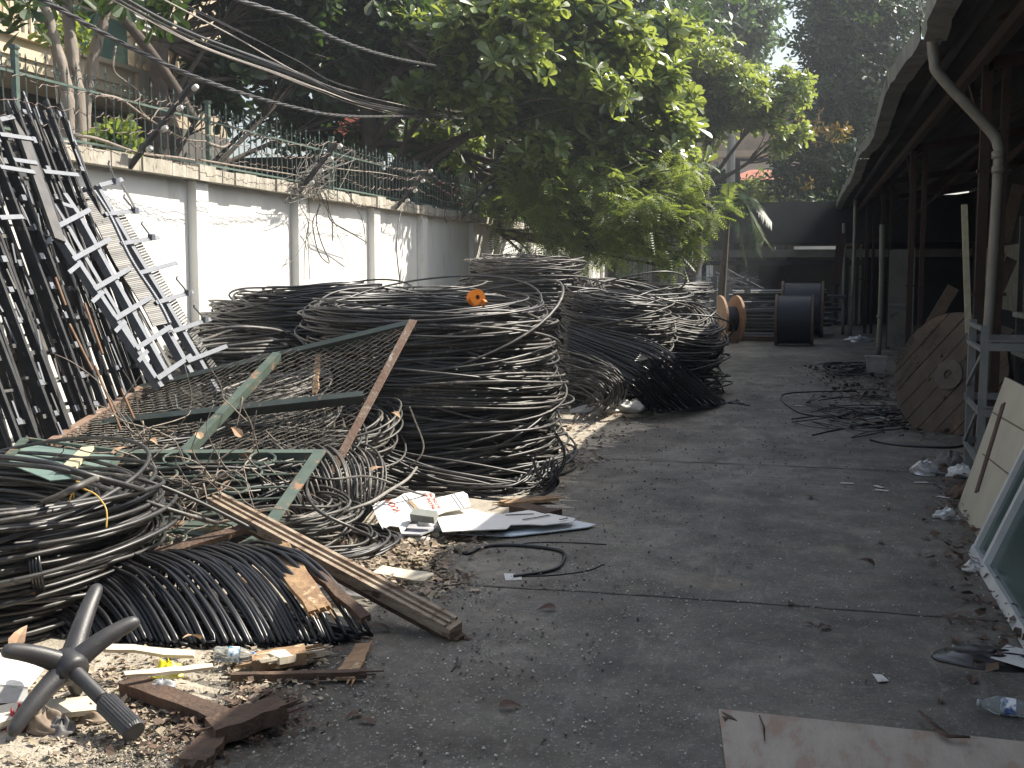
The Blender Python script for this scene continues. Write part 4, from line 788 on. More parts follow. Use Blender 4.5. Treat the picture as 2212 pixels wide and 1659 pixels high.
for k, (p, r, lb) in enumerate((([(208, 1033, .74), (170, 1050, .74), (130, 1070, .7), (95, 1084, .64)], .015, 'cable end with bare copper strands lying over the near coil'), ([(-20, 1145, .5), (40, 1175, .42), (90, 1195, .36), (120, 1205, .33)], .013, 'frayed cable end slanting across the strapped coil'),
                                ([(-10, 985, .82), (100, 1000, .80), (200, 1028, .74), (280, 1050, .66), (308, 1058, .62)], .013, 'topmost stiff cable of the near coil reaching to the ring grille'), ([(-10, 1000, .79), (120, 1012, .78), (230, 1040, .70), (300, 1056, .62)], .012, 'second stiff cable of the near coil beside the topmost'),
                                ([(170, 1090, .56), (240, 1080, .56), (275, 1088, .52)], .014, 'sawn-off cable end jutting from the middle of the near coil'), ([(140, 1095, .5), (200, 1132, .45), (300, 1140, .4)], .013, 'cable end sticking out below the yellow string'))):
    m = MB(); P = catmull([at(u, v, z=z) for u, v, z in p], 8); m.tube(P, r, 8)
    if k < 2:
        for q in range(6): e = P[-1] if k else P[-1]; m.tube([e, e + norm(P[-1] - P[-3]) * .09 + .016 * rng.normal(size=3)], .0022, 4)
    m.build('cable_end', m_pe2 if k < 2 else m_pe, None, smooth=True, label=lb, cat='cable')
# ribbed coil toppled in front
rng2 = np.random.default_rng(8)
def ribbed():
    """a stack of hoops laid over like fallen dominoes: each hoop leans on the next"""
    n = 66; P = []; seg = 36
    for k in range(n):
        f = k / (n - 1) + .003 * rng2.normal()
        tu = 30 + 610 * f; tvv = float(np.interp(tu, [30, 100, 200, 350, 600, 640], [1345, 1298, 1243, 1215, 1190, 1202]))
        top = at(tu, tvv, d=5.45); lu = tu + 120 + 45 * f; lowf = at(lu, float(np.interp(lu, [150, 300, 500, 700, 805], [1376, 1394, 1400, 1394, 1372])), z=.02)
        back = top + (top - lowf) * np.array([.55, .55, 0]) + np.array([0, 0, -.10 * top[2]]); lb = top + (top - lowf) * np.array([.8, .8, 0]); lb[2] = .03
        ctrl = [lowf, lowf * .72 + top * .28 + np.array([.0, -.0, .055]), lowf * .36 + top * .64 + np.array([0, 0, .06]), top, back, lb, (lb + lowf) / 2 * np.array([1, 1, 0]) + np.array([0, 0, .02])]
        jj = (.022 if rng2.random() < .15 else .007) * rng2.normal(size=3); ctrl = [q + jj * np.array([1, 1, .4]) + .004 * rng2.normal(size=3) for q in ctrl]
        P.append(catmull(ctrl + [ctrl[0]], 6)[:-1])
    P = np.vstack(P); P[:, 2] = np.maximum(P[:, 2], .014)
    m = MB(); m.tube(P, .0102, 7); m.build('ribbed_coil', m_blk, None, smooth=True, label='toppled coil with evenly spaced ribs in front, behind the star-shaped chair base', cat='cable coil', group=CG)
ribbed()

# ================================================================ leaning racks of steel cross-arms
LN = norm(np.cross((0, 1, 0), np.array([-1.3, 0, 2.0])))        # normal of the plane they lean in
if LN[0] < 0: LN = -LN
P0 = np.array([-4.28, 0, .6])
def lean(u, v, off=0.0, base=P0, nrm=LN):
    r = FW + RT * (u - 1106) / FOC + UP * (829.5 - v) / FOC; t = ((base + nrm * off - CAM) @ nrm) / (r @ nrm); return CAM + r * t
def L5(p, off=0.0): return lean(p[0] / 4, 415 + p[1] / 4, off)
def bars(name, t, segs, w, th, off, mat, nrm=LN, L=False):
    m = MB()
    for a, b in segs: (m.angle if L else m.bar)(L5(a, off), L5(b, off), w, th, nrm)
    return m.build(name, mat, t)
ra = thing('cross_arm_rack', L5((1480, 1650)), 'pale galvanised ladder rack leaning on the wall, with short slanted flat arms', 'rack', 'steel racks leaning on the wall')
for k in (0, 1): bars('rail', ra, [[((560, 10), (690, 200)), ((690, 200), (1480, 1620))], [((340, 200), (570, 270 + 130)), ((500, 330), (1400, 1680))]][k][1 if k else 0:2], .055, .006, .02, m_galv, L=True)
bars('rail', ra, [((480, 100), (760, 600)), ((760, 600), (1000, 1000)), ((1000, 1000), (1230, 1420))], .045, .006, .0, m_galv)
for k in range(7):
    a, b = (450 + 182 * (k - 0), 320 + 258 * k), (780 + 175 * k, 150 + 252 * k)
    if k < 6: bars('flat_arm', ra, [(a, b)], .036, .006, .05, m_galv)
for k in range(5): bars('flat_arm', ra, [((395 + 200 * k, 440 + 255 * k), (515 + 190 * k, 350 + 255 * k))], .03, .006, .045, m_galv)
rb = thing('cross_arm_rack', L5((1800, 1700)), 'pale rack leaning farthest along the wall, with long hooked arms and rows of clips', 'rack', 'steel racks leaning on the wall')
bars('rail', rb, [((845, -60), (1130, 440)), ((1130, 440), (1430, 930)), ((1430, 930), (1890, 1720))], .055, .006, .03, m_galv, L=True)
bars('rail', rb, [((740, -40), (1100, 560)), ((1100, 560), (1660, 1560))], .06, .006, .03, m_galv, L=True)
bars('rail', rb, [((960, 130), (1850, 1640))], .035, .006, -.02, m_old)
bars('rail', rb, [((640, 0), (1500, 1560))], .04, .006, -.03, m_old)
for k, (a, b) in enumerate((((910, 190), (1220, 155)), ((1050, 445), (1375, 390)), ((1200, 700), (1530, 610)), ((1350, 955), (1670, 860)), ((1490, 1205), (1820, 1095)), ((1620, 1460), (1960, 1330)), ((860, -60), (1060, -110)))):
    m_ = bars('flat_arm', rb, [(a, b)], .034, .006, .06, m_galv)
for (a, b) in (((1165, 160), (1060, 30)), ((1310, 390), (1215, 265)), ((1625, 870), (1515, 740)), ((1770, 1100), (1665, 980)), ((1000, -90), (930, -260))):
    m = MB(); A_, B_ = L5(a, .07), L5(b, .14); m.tube([A_, A_ + (B_ - A_) * .92, B_ + LN * .02], .007, 6); m.box(A_, (.04, .05, .05)); m.build('hook', m_galv, rb)
m = MB(); m.bar(L5((1180, 160), .07), L5((1060, -60), .07), .03, .006, LN); m.build('strut', m_steel, rb)
m = MB(); m2 = MB()
for k in range(78):
    f = k / 77; c_ = np.array((790 + 640 * f + 15 * math.sin(f * 9), 0 + 1130 * f)); a = L5((c_[0] - 120, c_[1] - 5 + 30), .0); b = L5((c_[0] + 10, c_[1]), .05)
    m.bar(a, b, .012, .012, LN); m2.revolve([(0, 0), (.017, .003), (.02, .012), (.012, .03), (0, .032)], b, norm(b - a), 7)
m.build('clip_row', m_old, rb); m2.build('clip_caps', m_galv, rb, smooth=True)
m = MB()
for k in range(60): f = k / 59; a = L5((1000 + 830 * f, 215 + 1330 * f), -.01); b = L5((1075 + 790 * f, 200 + 1300 * f), -.01); m.bar(a, b, .014, .01, LN)
m.build('slat_row', m_old, rb)
# darker racks beside them: a rack is two rails, rungs, clips
m_rk = M('dark_rack_steel', (.022, .023, .025), (.05, .05, .05), 9, .6, metal=.2)
desc = ['leftmost', 'second from left', 'third from left', 'fourth from left', 'fifth from left', 'sixth from left', 'seventh from left', 'eighth from left', 'ninth from left', 'tenth from left', 'eleventh from left', 'twelfth from left', 'thirteenth from left', 'fourteenth from left', 'fifteenth from left', 'sixteenth from left', 'seventeenth from left', 'rightmost']
def dark_rack(k, y, wdt, xt, xb, zt, off, lb, dy, bright):
    """ladder rack; rails run from (xb, y, .05) up to (xt, y+dy, zt)"""
    rng = np.random.default_rng(400 + k); t = thing('steel_ladder_rack', (xb, y, 0), lb, 'rack', 'steel racks leaning on the wall')
    A = np.array([xb, y, .04]); Bv = np.array([xt, y + dy, zt]); W = np.array([.0, wdt, 0]); n = norm(np.cross(Bv - A, W)); n = n if n[0] > 0 else -n
    mat = m_galv if bright else m_old
    for s in (0, 1): m = MB(); m.bar(A + W * s, Bv + W * s, .03 + .03 * (k % 4 == 0), .006, (.15, -1, .0)); m.bar(A + W * s + n * .03, Bv + W * s + n * .03, .006, .03, (.15, -1, 0)); m.build('rail', m_rk, t)
    for q in range(14):
        f = (q + .5) / 14; c = A + (Bv - A) * f; e = .02 + .04 * rng.random(); m = MB(); m.bar(c - W * e / wdt * (rng.random() < .8), c + W * (1 + e / wdt * .8), .018 + .010 * (q % 2), .005, n + .1 * rng.normal(size=3)); m.build('rung', mat, t)
        if rng.random() < .8:
            p = c + W * rng.random() + n * .03; m = MB(); m.box(p, (.02, .02 + .03 * rng.random(), .03 + .02 * rng.random()), tilt=(0, -.4)); m.build('clip', m_galv, t)
        if rng.random() < .6:
            p = c + W * (1.25 * rng.random() - .1) + n * .04; m = MB(); m.bar(p, p + (Bv - A) * .05 + rng.normal(size=3) * .015, .016, .004, n); m.build('bracket', m_galv if rng.random() < .6 else m_old, t)
for k in range(18):
    y = 5.35 + .137 * k + .02 * rng.normal(); lay = k % 3
    dark_rack(k, y, .12 + .04 * (k % 2), -5.70 + .06 * lay, -4.62 + .10 * lay, 2.78 + .16 * ((k * 7) % 5) / 4, 0, desc[k] + ' of the dark ladder racks leaning in the front row', .12 - .03 * k / 12, False)
for k in range(13):
    y = 5.3 + .19 * k + .05 * rng.normal(); dark_rack(20 + k, y, .22, -5.85, -5.05, 2.55 + .1 * (k % 3), 0, ['first', 'second', 'third', 'fourth', 'fifth', 'sixth', 'seventh', 'eighth', 'ninth', 'tenth', 'eleventh', 'twelfth', 'thirteenth'][k] + ' ladder rack from the near end in the layer against the wall', .1, False)
# tall dark board on top of racks
m = MB(); m.bar(lean(128, 520, .12), lean(24, 222, .12), .10, .025, LN); m.build('dark_plank', m_steel, None, label='long dark slotted bar leaning highest on the rack pile', cat='bar')
for k, (a, b) in enumerate((((0, 258), (30, 252)), ((0, 290), (70, 300)), ((0, 360), (75, 372)), ((30, 345), (80, 352)), ((95, 370), (170, 378)), ((0, 470), (50, 468)), ((135, 440), (155, 446)))):
    m = MB(); m.bar(lean(*a, .14), lean(*b, .14), .034, .006, LN); m.build('loose_flat_bar', m_galv, None, label=['topmost', 'second', 'third', 'fourth', 'fifth', 'sixth', 'seventh'][k] + ' down of the pale flat bars across the dark racks', cat='bar', group='short flat bars across the racks')
for k, (a, b) in enumerate((((150, 700), (200, 800)), ((183, 655), (222, 765)), ((205, 790), (262, 930)), ((262, 840), (290, 905)), ((120, 600), (142, 660)))):
    m = MB(); m.tube([lean(*a, .12), lean(*b, .12)], .009, 6); m.build('rusty_rod', m_rust, None, label=['first', 'second', 'third', 'fourth', 'fifth'][k] + ' from the left of the thin rusty rods caught in the leaning racks', cat='rod', group='rusty rods in the racks') if False else m.build('rusty_rod', M('rusty_rod_%d' % k, (.24, .14, .08), (.17, .09, .05), 9, .8), None, label=['rusty rod low among the dark racks', 'upper rusty rod just left of the pale rack', 'long rusty rod low in the dark racks above the gate corner', 'short rusty rod ending at the gate frame corner', 'highest and shortest rusty rod in the dark racks'][k], cat='rod', group='rusty rods in the racks')

# ================================================================ fallen gates
m_gpaint = M('chipped_green_paint', (.06, .085, .068), (.095, .125, .10), 7, .5, c3=(.30, .17, .10), s3=9, t3=.56)
m_gdark = M('dark_green_paint', (.014, .022, .02), (.025, .035, .03), 7, .5, c3=(.16, .09, .05), s3=12, t3=.6)
m_grust = M('rusted_angle', (.26, .18, .13), (.19, .11, .075), 7, .75, bump=.3, c3=(.40, .36, .30), s3=11, t3=.56)
m_wire = M('chain_link_wire', (.24, .23, .20), (.16, .13, .09), 20, .5, metal=.4)
TL, TR, BR, BL = at(305, 836, d=8.5), at(893, 694, d=8.25), at(712, 1030, d=7.5), at(100, 957, d=7.3)
g1 = thing('chain_link_gate', BL * [1, 1, 0], 'fallen chain-link gate in a rusty dark green frame tilted over the cable', 'gate')
gn = norm(np.cross(TR - BL, TL - BR)); gn = gn if gn[2] > 0 else -gn
def bil(s, t, o=0): return (BL * (1 - s) + BR * s) * (1 - t) + (TL * (1 - s) + TR * s) * t + gn * o
for nm, a, b, w_, mt in (('top_bar', TL - (TR - TL) * .03, TR, .062, m_gdark), ('side_bar', TR + gn * .01, BR, .06, m_grust), ('side_bar', BL + (BL - TL) * .0, TL + (TL - BL) * .05, .06, m_grust), ('bottom_bar', BL + (BR - BL) * .12, BR - (BR - BL) * .02, .05, m_gdark)):
    m = MB(); m.angle(a, b, w_, .007, gn); m.build(nm, mt, g1)
m = MB(); m.angle(at(182, 915, d=7.75) , at(785, 850, d=7.85), .062, .007, gn); m.build('middle_bar', m_gdark, g1)
m = MB(); m.angle(at(398, 972, d=7.3), at(598, 762, d=8.3), .06, .007, gn); m.build('diagonal_brace', m_gpaint, g1)
m = MB()
N1, N2 = 23, 23
for fam in (0, 1):
    for k in range(-N2, N1 + 1):
        pts = []
        for q in range(0, 61):
            t = q / 60; s = (k / N1 + t * N2 / N1) if fam == 0 else ((k + N2) / N1 - t * N2 / N1)
            if 0.005 <= s <= .995:
                sag = -.10 * math.sin(math.pi * s) * math.sin(math.pi * t) + .03 * math.sin(s * 9 + t * 4) * math.sin(math.pi * s); pts.append(bil(s, t, sag + (.003 if (q + fam) % 2 else -.003)) + np.array([0, 0, .0]))
        if len(pts) > 2: m.tube(np.array(pts), .0032, 3, cap=False)
m.build('chain_link_mesh', m_wire, g1)
# ring-patterned grille
a0, a1, a2, a3 = at(255, 976, d=7.1), at(694, 975, d=7.25), at(585, 1128, d=6.45), at(190, 1160, d=6.2)
g2 = thing('ring_grille', a3 * [1, 1, 0], 'fallen green grille with rows of iron rings under the chain-link gate', 'gate')
n2 = norm(np.cross(a1 - a3, a0 - a2)); n2 = n2 if n2[2] > 0 else -n2
def b2(s, t, o=0): return (a3 * (1 - s) + a2 * s) * (1 - t) + (a0 * (1 - s) + a1 * s) * t + n2 * o
m = MB(); m.angle(b2(-.02, 1), b2(1.02, 1), .045, .006, n2); m.build('top_bar', m_gpaint, g2)
m = MB(); m.angle(at(692, 974, d=7.2), at(583, 1132, d=6.4), .075, .008, n2)
for f in (.2, .5, .55, .72, .85): c_ = a1 + (a2 - a1) * f + n2 * .01; m.revolve([(0, .012), (.012, .01), (.014, 0)], c_, n2, 8)
m.build('bolted_side_bar', m_gpaint, g2)
m = MB(); m.bar(b2(.1, 0), b2(1, 0), .035, .02, n2); m.build('bottom_bar', m_gpaint, g2)
for t in (.16, .32, .48, .66, .84): m = MB(); m.tube([b2(0, t), b2(1, t)], .0075, 5); m.build('bar', m_gpaint, g2)
def ring(mb, c, r, n, rt=.008):
    n = norm(n); a = norm(np.cross(n, (0, 0, 1) if abs(n[2]) < .9 else (1, 0, 0))); b = np.cross(n, a); th = np.linspace(0, 2 * np.pi, 25)
    mb.tube(c + np.cos(th)[:, None] * a * r + np.sin(th)[:, None] * b * r, rt, 5, cap=False, ref=n)
for (s0, s1) in ((.16, .38), (.60, .80)):
    for q in range(5): m = MB(); t = .1 + .2 * q; ring(m, b2(s0 + (s1 - s0) * t * .7, t), .078, n2); m.build('ring', m_gpaint, g2)
g3 = thing('bent_gate_scrap', at(330, 1185, d=5.95) * [1, 1, 0], 'broken green gate corner with two rings wedged under the long beam', 'scrap')
m = MB(); m.bar(at(312, 1138, d=6.15), at(470, 1160, d=6.05), .035, .012, (0, -.3, 1)); m.bar(at(345, 1130, d=6.3), at(545, 1134, d=6.3), .05, .012, (0, -.3, 1)); m.build('green_bar', m_gpaint, g3)
m = MB(); m.angle(at(482, 1198, d=5.9), at(600, 1135, d=6.2), .05, .007, (0, -.3, 1)); m.build('green_angle', m_gpaint, g3)
m = MB(); ring(m, at(366, 1166, d=6.0), .085, (0, -.35, 1)); ring(m, at(334, 1178, d=5.95), .085, (0, -.35, 1)); m.build('ring', m_gpaint, g3)
# tray-like green sheet
tr_ = thing('green_sheet_tray', at(120, 1010, d=6.8) * [1, 1, 0], 'dented pale green sheet-metal tray lying at the left edge above the near coil', 'tray')
q = [at(10, 1000, d=6.5), at(55, 958, d=7.0), at(262, 985, d=6.95), at(236, 1028, d=6.45), at(110, 1040, d=6.35)]
m = MB(); m.poly(q, .006); m.build('sheet', M('pale_green_sheet', (.12, .18, .16), (.17, .23, .20), 3, .45, bump=.4, bscale=3, c3=(.3, .26, .2), s3=6, t3=.62), tr_)
m = MB(); m.bar(q[0] + [0, 0, .015], q[1] + [0, 0, .03], .05, .012); m.bar(q[1] + [0, 0, .03], q[2] + [0, 0, .03], .035, .015); m.bar(q[2] + [0, 0, .02], q[3] + [0, 0, .02], .04, .012); m.build('flange', m_gpaint, tr_)
m = MB(); m.bar(at(148, 1012, d=6.45), at(190, 968, d=6.9), .085, .02, (0, -.2, 1), w2=.07); m.build('split_board', M('fresh_split_wood', (.62, .54, .36), (.5, .42, .27), 6, .7, stretch=(1, 4, 1)), None, label='short pale yellow piece of wood lying on the green tray', cat='wood piece')
rng = np.random.default_rng(61)
# ================================================================ tangle of wires hanging over the wall
T0 = np.array([WX + .16, 0, 0])
def hang(uvs, r, label, mat=None, x=WX + .22, grp='wires hanging over the white wall'):
    P = [at(u, v, x=x + .02 * rng.normal()) for u, v in uvs]; m = MB(); m.tube(catmull(P, 8), r, 5); return m.build('hanging_wire', mat or m_pe2, None, smooth=True, label=label, cat='wire', group=grp)
C2 = lambda *p: [(553 + a / 4, 415 + b / 4) for a, b in p]
hang(C2((520, 0), (560, 110), (500, 220), (495, 330), (540, 520), (610, 605), (630, 590), (560, 420), (520, 240), (555, 90)), .008, 'longest black loop hanging over the second wall panel')
hang(C2((540, -20), (620, 160), (650, 250), (800, 340), (955, 435)), .008, 'black wire hanging over the wall and ending at the third pilaster')
hang(C2((600, 10), (640, 190), (700, 300)), .007, 'short thick wire end hanging near the middle of the tangle')
hang(C2((780, -10), (870, 130), (930, 290), (948, 455)), .006, 'wire arching down beside the third pilaster')
hang(C2((450, -40), (460, 200), (450, 400), (465, 755)), .005, 'long plumb wire hanging left in the tangle down to the domed coil')
hang(C2((380, -30), (385, 130), (450, 260), (420, 500), (415, 755)), .005, 'crooked thin wire next to the long plumb wire')
hang(C2((590, 180), (440, 400), (330, 570), (230, 640)), .005, 'wire slanting down left across the second pilaster')
hang(C2((655, 230), (662, 330), (663, 420)), .008, 'stub of thick cable hanging straight down in the tangle')
hang(C2((650, 250), (770, 330), (920, 388)), .006, 'thin wire running beside the one that ends at the third pilaster')
hang(C2((1290, 80), (1240, 220), (1215, 480), (1245, 790)), .009, 'single black cable hanging down the shaded wall panel')
hang(C2((1635, 150), (1630, 220), (1648, 265)), .008, 'short cable stub hanging just below the coping')
hang([(104, 285), (130, 330), (133, 365)], .012, 'bent black wire hanging from the near wire bracket')
hang([(100, 270), (90, 250), (112, 232), (118, 262), (108, 285), (85, 290)], .009, 'black loop tangled round the near wire bracket')
m = MB()
for k in range(34):
    u0, v0 = 668 + 18 * rng.random(), 352 + 50 * rng.random(); P = [at(u0, v0, x=WX + .1), at(u0 + 30 * rng.normal(), v0 + 25 * rng.normal(), x=WX + .2), at(u0 + 26 * rng.normal(), v0 + 22 + 18 * rng.normal(), x=WX + .24), at(u0 + 20 * rng.normal(), v0 - 25 * rng.random(), x=WX + .05)]; m.tube(catmull(P, 7), .005, 4)
m.build('wire_tangle', m_pe2, None, smooth=True, label='knotted clump of black wire hooked on the railing over the second panel', cat='wire tangle')
# vine-like dry branches on the coping
for k, (uv, r) in enumerate((([(150, 290), (210, 300), (300, 330), (380, 340), (420, 346)], .016), ([(215, 205), (260, 215), (310, 250), (350, 275), (400, 300), (445, 305)], .015), ([(250, 100), (245, 150), (270, 175), (300, 200), (302, 235), (330, 262)], .010), ([(362, 200), (375, 245), (385, 270), (390, 290)], .006), ([(330, 255), (345, 235), (370, 235)], .007), ([(450, 310), (480, 318), (496, 310)], .018), ([(700, 360), (760, 368), (830, 375), (900, 390)], .01), ([(430, 345), (520, 360), (600, 372), (700, 388)], .012))):
    m = MB(); m.tube(catmull([at(u, v, x=WX + .12) for u, v in uv], 8), np.linspace(r, r * .6, (len(uv) - 1) * 8 + 1), 6); m.build('dry_branch', m_bark, None, smooth=True, label=['long dry vine lying on the coping behind the racks', 'thick dry branch hooked through the railing, ending before the second bracket', 'thin crooked dry twig hanging from the twisted cable', 'thin dry twig on the railing left of the tall green post', 'short forked dry twig on the railing top', 'stubby pale branch lying against the second wire bracket', 'dry vine lying on the coping near the wire tangle', 'dry vine on the coping left of the wire tangle'][k], cat='branch', group='dry vines and branches on the wall top')
# ================================================================ orange reel on the heap
c = at(1028, 643, d=8.95); t = thing('orange_reel', c - [0, 0, .07], 'small orange plastic cable reel lying on the big coil heap', 'reel')
m_or = M('orange_plastic', (.75, .22, .015), (.6, .18, .02), 7, .4)
axr = norm(np.array([.55, -.8, .1])); m = MB()
for s in (-.04, .04): m.disc(c + axr * s, axr, .062, .01, 28, .018)
m.build('flange', m_or, t); m = MB(); m.revolve([(.03, -.04), (.03, .04)], c, axr, 16); m.build('hub', m_or, t, smooth=True); m = MB(); m.bar(c + [.05, 0, -.03], c + [.075, -.01, -.05], .03, .05); m.build('handle', m_or, t)
# ================================================================ timber
m_beam = M('weathered_beam', (.40, .33, .25), (.22, .15, .10), 7, .85, bump=.5, bscale=40, stretch=(1.2, .35, 4), c3=(.08, .05, .035), s3=7, t3=.56)
m_old_w = M('brown_scrap_wood', (.40, .26, .14), (.2, .12, .07), 9, .85, bump=.4, c3=(.55, .42, .26), s3=8, t3=.58)
m_darkw = M('dark_rotten_wood', (.12, .075, .05), (.06, .04, .03), 9, .9, bump=.6)
m_palew = M('pale_wood', (.66, .60, .48), (.55, .48, .36), 9, .75, c3=(.35, .28, .2), s3=12, t3=.62)
A_, B_ = at(462, 1082, d=6.15), at(985, 1362, d=5.22); ax = norm(B_ - A_); bt = thing('long_beam', B_, 'long weathered grooved wooden beam slanting from the gates down to the concrete', 'beam')
up_ = norm(np.array([.15, -.35, 1.])); sd = norm(np.cross(ax, up_))
m = MB(); m.bar(A_, B_, .085, .05, up_); m.build('core', m_beam, bt)
m = MB()
for s in (-.036, .004, .038): m.bar(A_ + sd * s + up_ * .0325, B_ - ax * .03 + sd * s + up_ * .0325, .018 if s != .004 else .012, .014, up_)
m.build('ridge', m_beam, bt)
m = MB(); m.bar(A_ + ax * .3 - up_ * .06 - sd * .02, B_ + ax * .03 - up_ * .045, .06, .04, up_); [m.bar(B_ - ax * .02 - up_ * (.03 + .012 * q) + sd * .03 * rng.normal(), B_ + ax * (.03 + .04 * rng.random()) - up_ * (.035 + .012 * q) + sd * .03 * rng.normal(), .012, .008, up_) for q in range(6)]; m.build('rotten_underside', m_darkw, bt)
def plank(a, b, w_, th, label, mat, nrm=(0, -.2, 1), splint=0, name='scrap_plank'):
    a = np.asarray(a); b = np.asarray(b); m = MB(); ax = norm(b - a); nn = norm(np.array(nrm, float)); sdd = norm(np.cross(ax, nn)); n = 7
    W = w_ * (1 + .10 * rng.normal(size=n)); off = .012 * rng.normal(size=n)
    V = []
    for k in range(n):
        p = a + (b - a) * k / (n - 1) + sdd * off[k] * .3; V += [p - sdd * W[k] / 2, p + sdd * W[k] / 2, p + sdd * W[k] / 2 + nn * th, p - sdd * W[k] / 2 + nn * th]
    F = [[4 * k + q, 4 * k + (q + 1) % 4, 4 * k + 4 + (q + 1) % 4, 4 * k + 4 + q] for k in range(n - 1) for q in range(4)] + [[3, 2, 1, 0], [4 * n - 4, 4 * n - 3, 4 * n - 2, 4 * n - 1]]
    m.add(V, F)
    for q in range(splint):
        e, dr = ((b, ax), (a, -ax))[q % 2]; o = sdd * (rng.random() - .5) * w_ * .9 + nn * th * rng.random(); m.bar(e + o - dr * .03, e + o + dr * (.02 + .06 * rng.random()), .012, .006, nn, w2=.002)
    return m.build(name, mat, None, label=label, cat='wood piece')
plank(at(598, 1188, d=5.55), at(690, 1325, d=5.05), .11, .03, 'broad pale splintered board lying on the ribbed coil', m_old_w, (.2, -.5, 1), 14)
plank(at(520, 1262, d=5.6), at(608, 1322, d=5.3), .06, .03, 'crumbling brown wood piece on the ribs of the toppled coil', m_old_w, splint=8)
plank(at(632, 1200, d=5.5), at(790, 1345, d=5.1), .05, .03, 'narrow dark lath between broad splintered board and long beam', m_darkw, splint=4)
plank(at(815, 1240, z=.01), at(928, 1258, z=.01), .10, .03, 'pale grooved timber offcut lying behind the long beam', m_palew, splint=4)
plank(at(10, 1282, d=5.2), at(235, 1246, d=5.45), .05, .035, 'broken reddish board jammed over the ribbed coil at left', m_old_w, (0, -.5, 1), 10)
plank(at(-20, 1265, d=5.3), at(290, 1212, d=5.6), .05, .02, 'rusty brown strip running above the ribbed coil to the gate scrap', m_old_w, (0, -.4, 1), 4)
plank(at(300, 1215, d=5.7), at(560, 1140, d=6.0), .07, .03, 'dark brown plank under the ring grille pointing up to the long beam', m_darkw, (0, -.3, 1), 6)
plank(at(0, 1300, d=5.15), at(80, 1290, d=5.2), .09, .05, 'blocky pale wood offcut at the left edge over the ribbed coil', m_old_w, (0, -.3, 1), 6)
plank(at(225, 1402, d=4.62), at(421, 1418, d=4.72), .035, .018, 'upper of two white laths beside the chair base', m_palew, (0, -.5, 1))
plank(at(272, 1462, d=4.45), at(462, 1443, d=4.6), .026, .016, 'lower white lath pointing at the plastic bottle', m_palew, (0, -.5, 1))
plank(at(-5, 1552, z=.05), at(225, 1524, z=.05), .10, .022, 'whitewashed board lying under the chair base', m_palew, (.1, -.25, 1))
plank(at(282, 1488, z=.03), at(540, 1588, z=.02), .09, .045, 'thick rotten plank with nails pointing to the lower middle', m_darkw, (0, -.1, 1), 10)
plank(at(500, 1470, z=.015), at(792, 1464, z=.015), .035, .03, 'dark stick with a reddish side on the shaded concrete', m_darkw, (0, 0, 1), 3)
plank(at(545, 1444, z=.02), at(660, 1424, z=.04), .11, .05, 'pale block of broken wood right of the plastic bottle', m_old_w, (0, 0, 1), 12)
plank(at(590, 1430, z=.06), at(690, 1412, z=.04), .09, .03, 'heap of splintered pale wood fibre beside the wood block', m_palew, (0, 0, 1), 30)
plank(at(745, 1470, z=.015), at(785, 1395, z=.015), .085, .012, 'flat reddish-brown board piece on the concrete beyond the stick', m_old_w, (0, 0, 1), 6)
plank(at(455, 1600, z=.02), at(610, 1545, z=.06), .13, .06, 'charred broken timber at the bottom near the rotten plank', m_darkw, (0, 0, 1), 12)
plank(at(415, 1659, z=.01), at(478, 1585, z=.03), .10, .03, 'dark curled bark-like board at the bottom edge', m_darkw, (0, 0, 1), 6)
plank(at(500, 1490, z=.0) + [0, 0, .02], at(498, 1600, z=.05), .02, .02, 'small upright yellowish splinter on the charred timber', m_old_w, (0, -1, .1), 2) if False else None
plank(at(1128, 1018, z=.01)[:3] * 1.0, at(985, 1050, z=.02), .14, .02, 'flat crumpled brown cardboard strip before the big heap', m_old_w, (0, 0, 1), 4)
plank(at(1120, 1105, z=.02), at(1195, 1120, z=.02), .16, .05, 'dark grey wood block beyond the white cardboard', m_darkw, (0, 0, 1), 0)
plank(at(1085, 1090, z=.02), at(1200, 1078, z=.03), .12, .02, 'tan broken plywood piece beyond the white cardboard', m_old_w, (0, 0, 1), 8)
plank(at(1060, 1060, z=.01), at(1250, 1055, z=.01)[:3], .05, .02, 'weathered strip lying along the foot of the big heap', m_old_w, (0, 0, 1), 5) if False else None
c = at(680, 795, d=8.9); plank(at(688, 765, d=9.0), at(683, 850, d=8.5), .05, .02, 'torn brown bark-like strip hooked on the upper chain-link mesh', m_old_w, (0, -1, .2), 8)
# dry twigs and brush
def brush(u, v, d, n, L, label, seed, zlift=.0):
    rng = np.random.default_rng(seed); c = at(u, v, d=d); m = MB()
    for k in range(n):
        dr = norm(rng.normal(size=3) * [1, .6, .7]); P = [c + .05 * rng.normal(size=3)]
        for q in range(4): dr = norm(dr + .45 * rng.normal(size=3)); P.append(P[-1] + dr * L / 4 * (.6 + .8 * rng.random()))
        P = np.array(P); P[:, 2] = np.maximum(P[:, 2], .02); m.tube(catmull(P, 4), np.linspace(.006, .002, 17), 4)
    return m.build('dry_brush', m_bark, None, smooth=True, label=label, cat='brushwood')
for args in ((300, 960, 7.0, 9, .75, 'leafless twiggy branch caught on the chain-link gate', 1), (330, 935, 7.0, 5, .6, 'small twig spray above the dry leaves on the mesh', 2), (545, 1000, 6.9, 8, .6, 'dry twigs over the top bar of the ring grille', 3), (440, 1050, 6.3, 22, .35, 'bundle of dead brushwood at the head of the long beam', 4), (480, 1110, 6.15, 16, .3, 'dead stems hanging under the head of the long beam', 5), (240, 1000, 6.7, 5, .5, 'bent twig leaning on the green tray', 6), (560, 920, 7.6, 4, .5, 'twig leaning beside the diagonal gate brace', 7)): brush(*args)
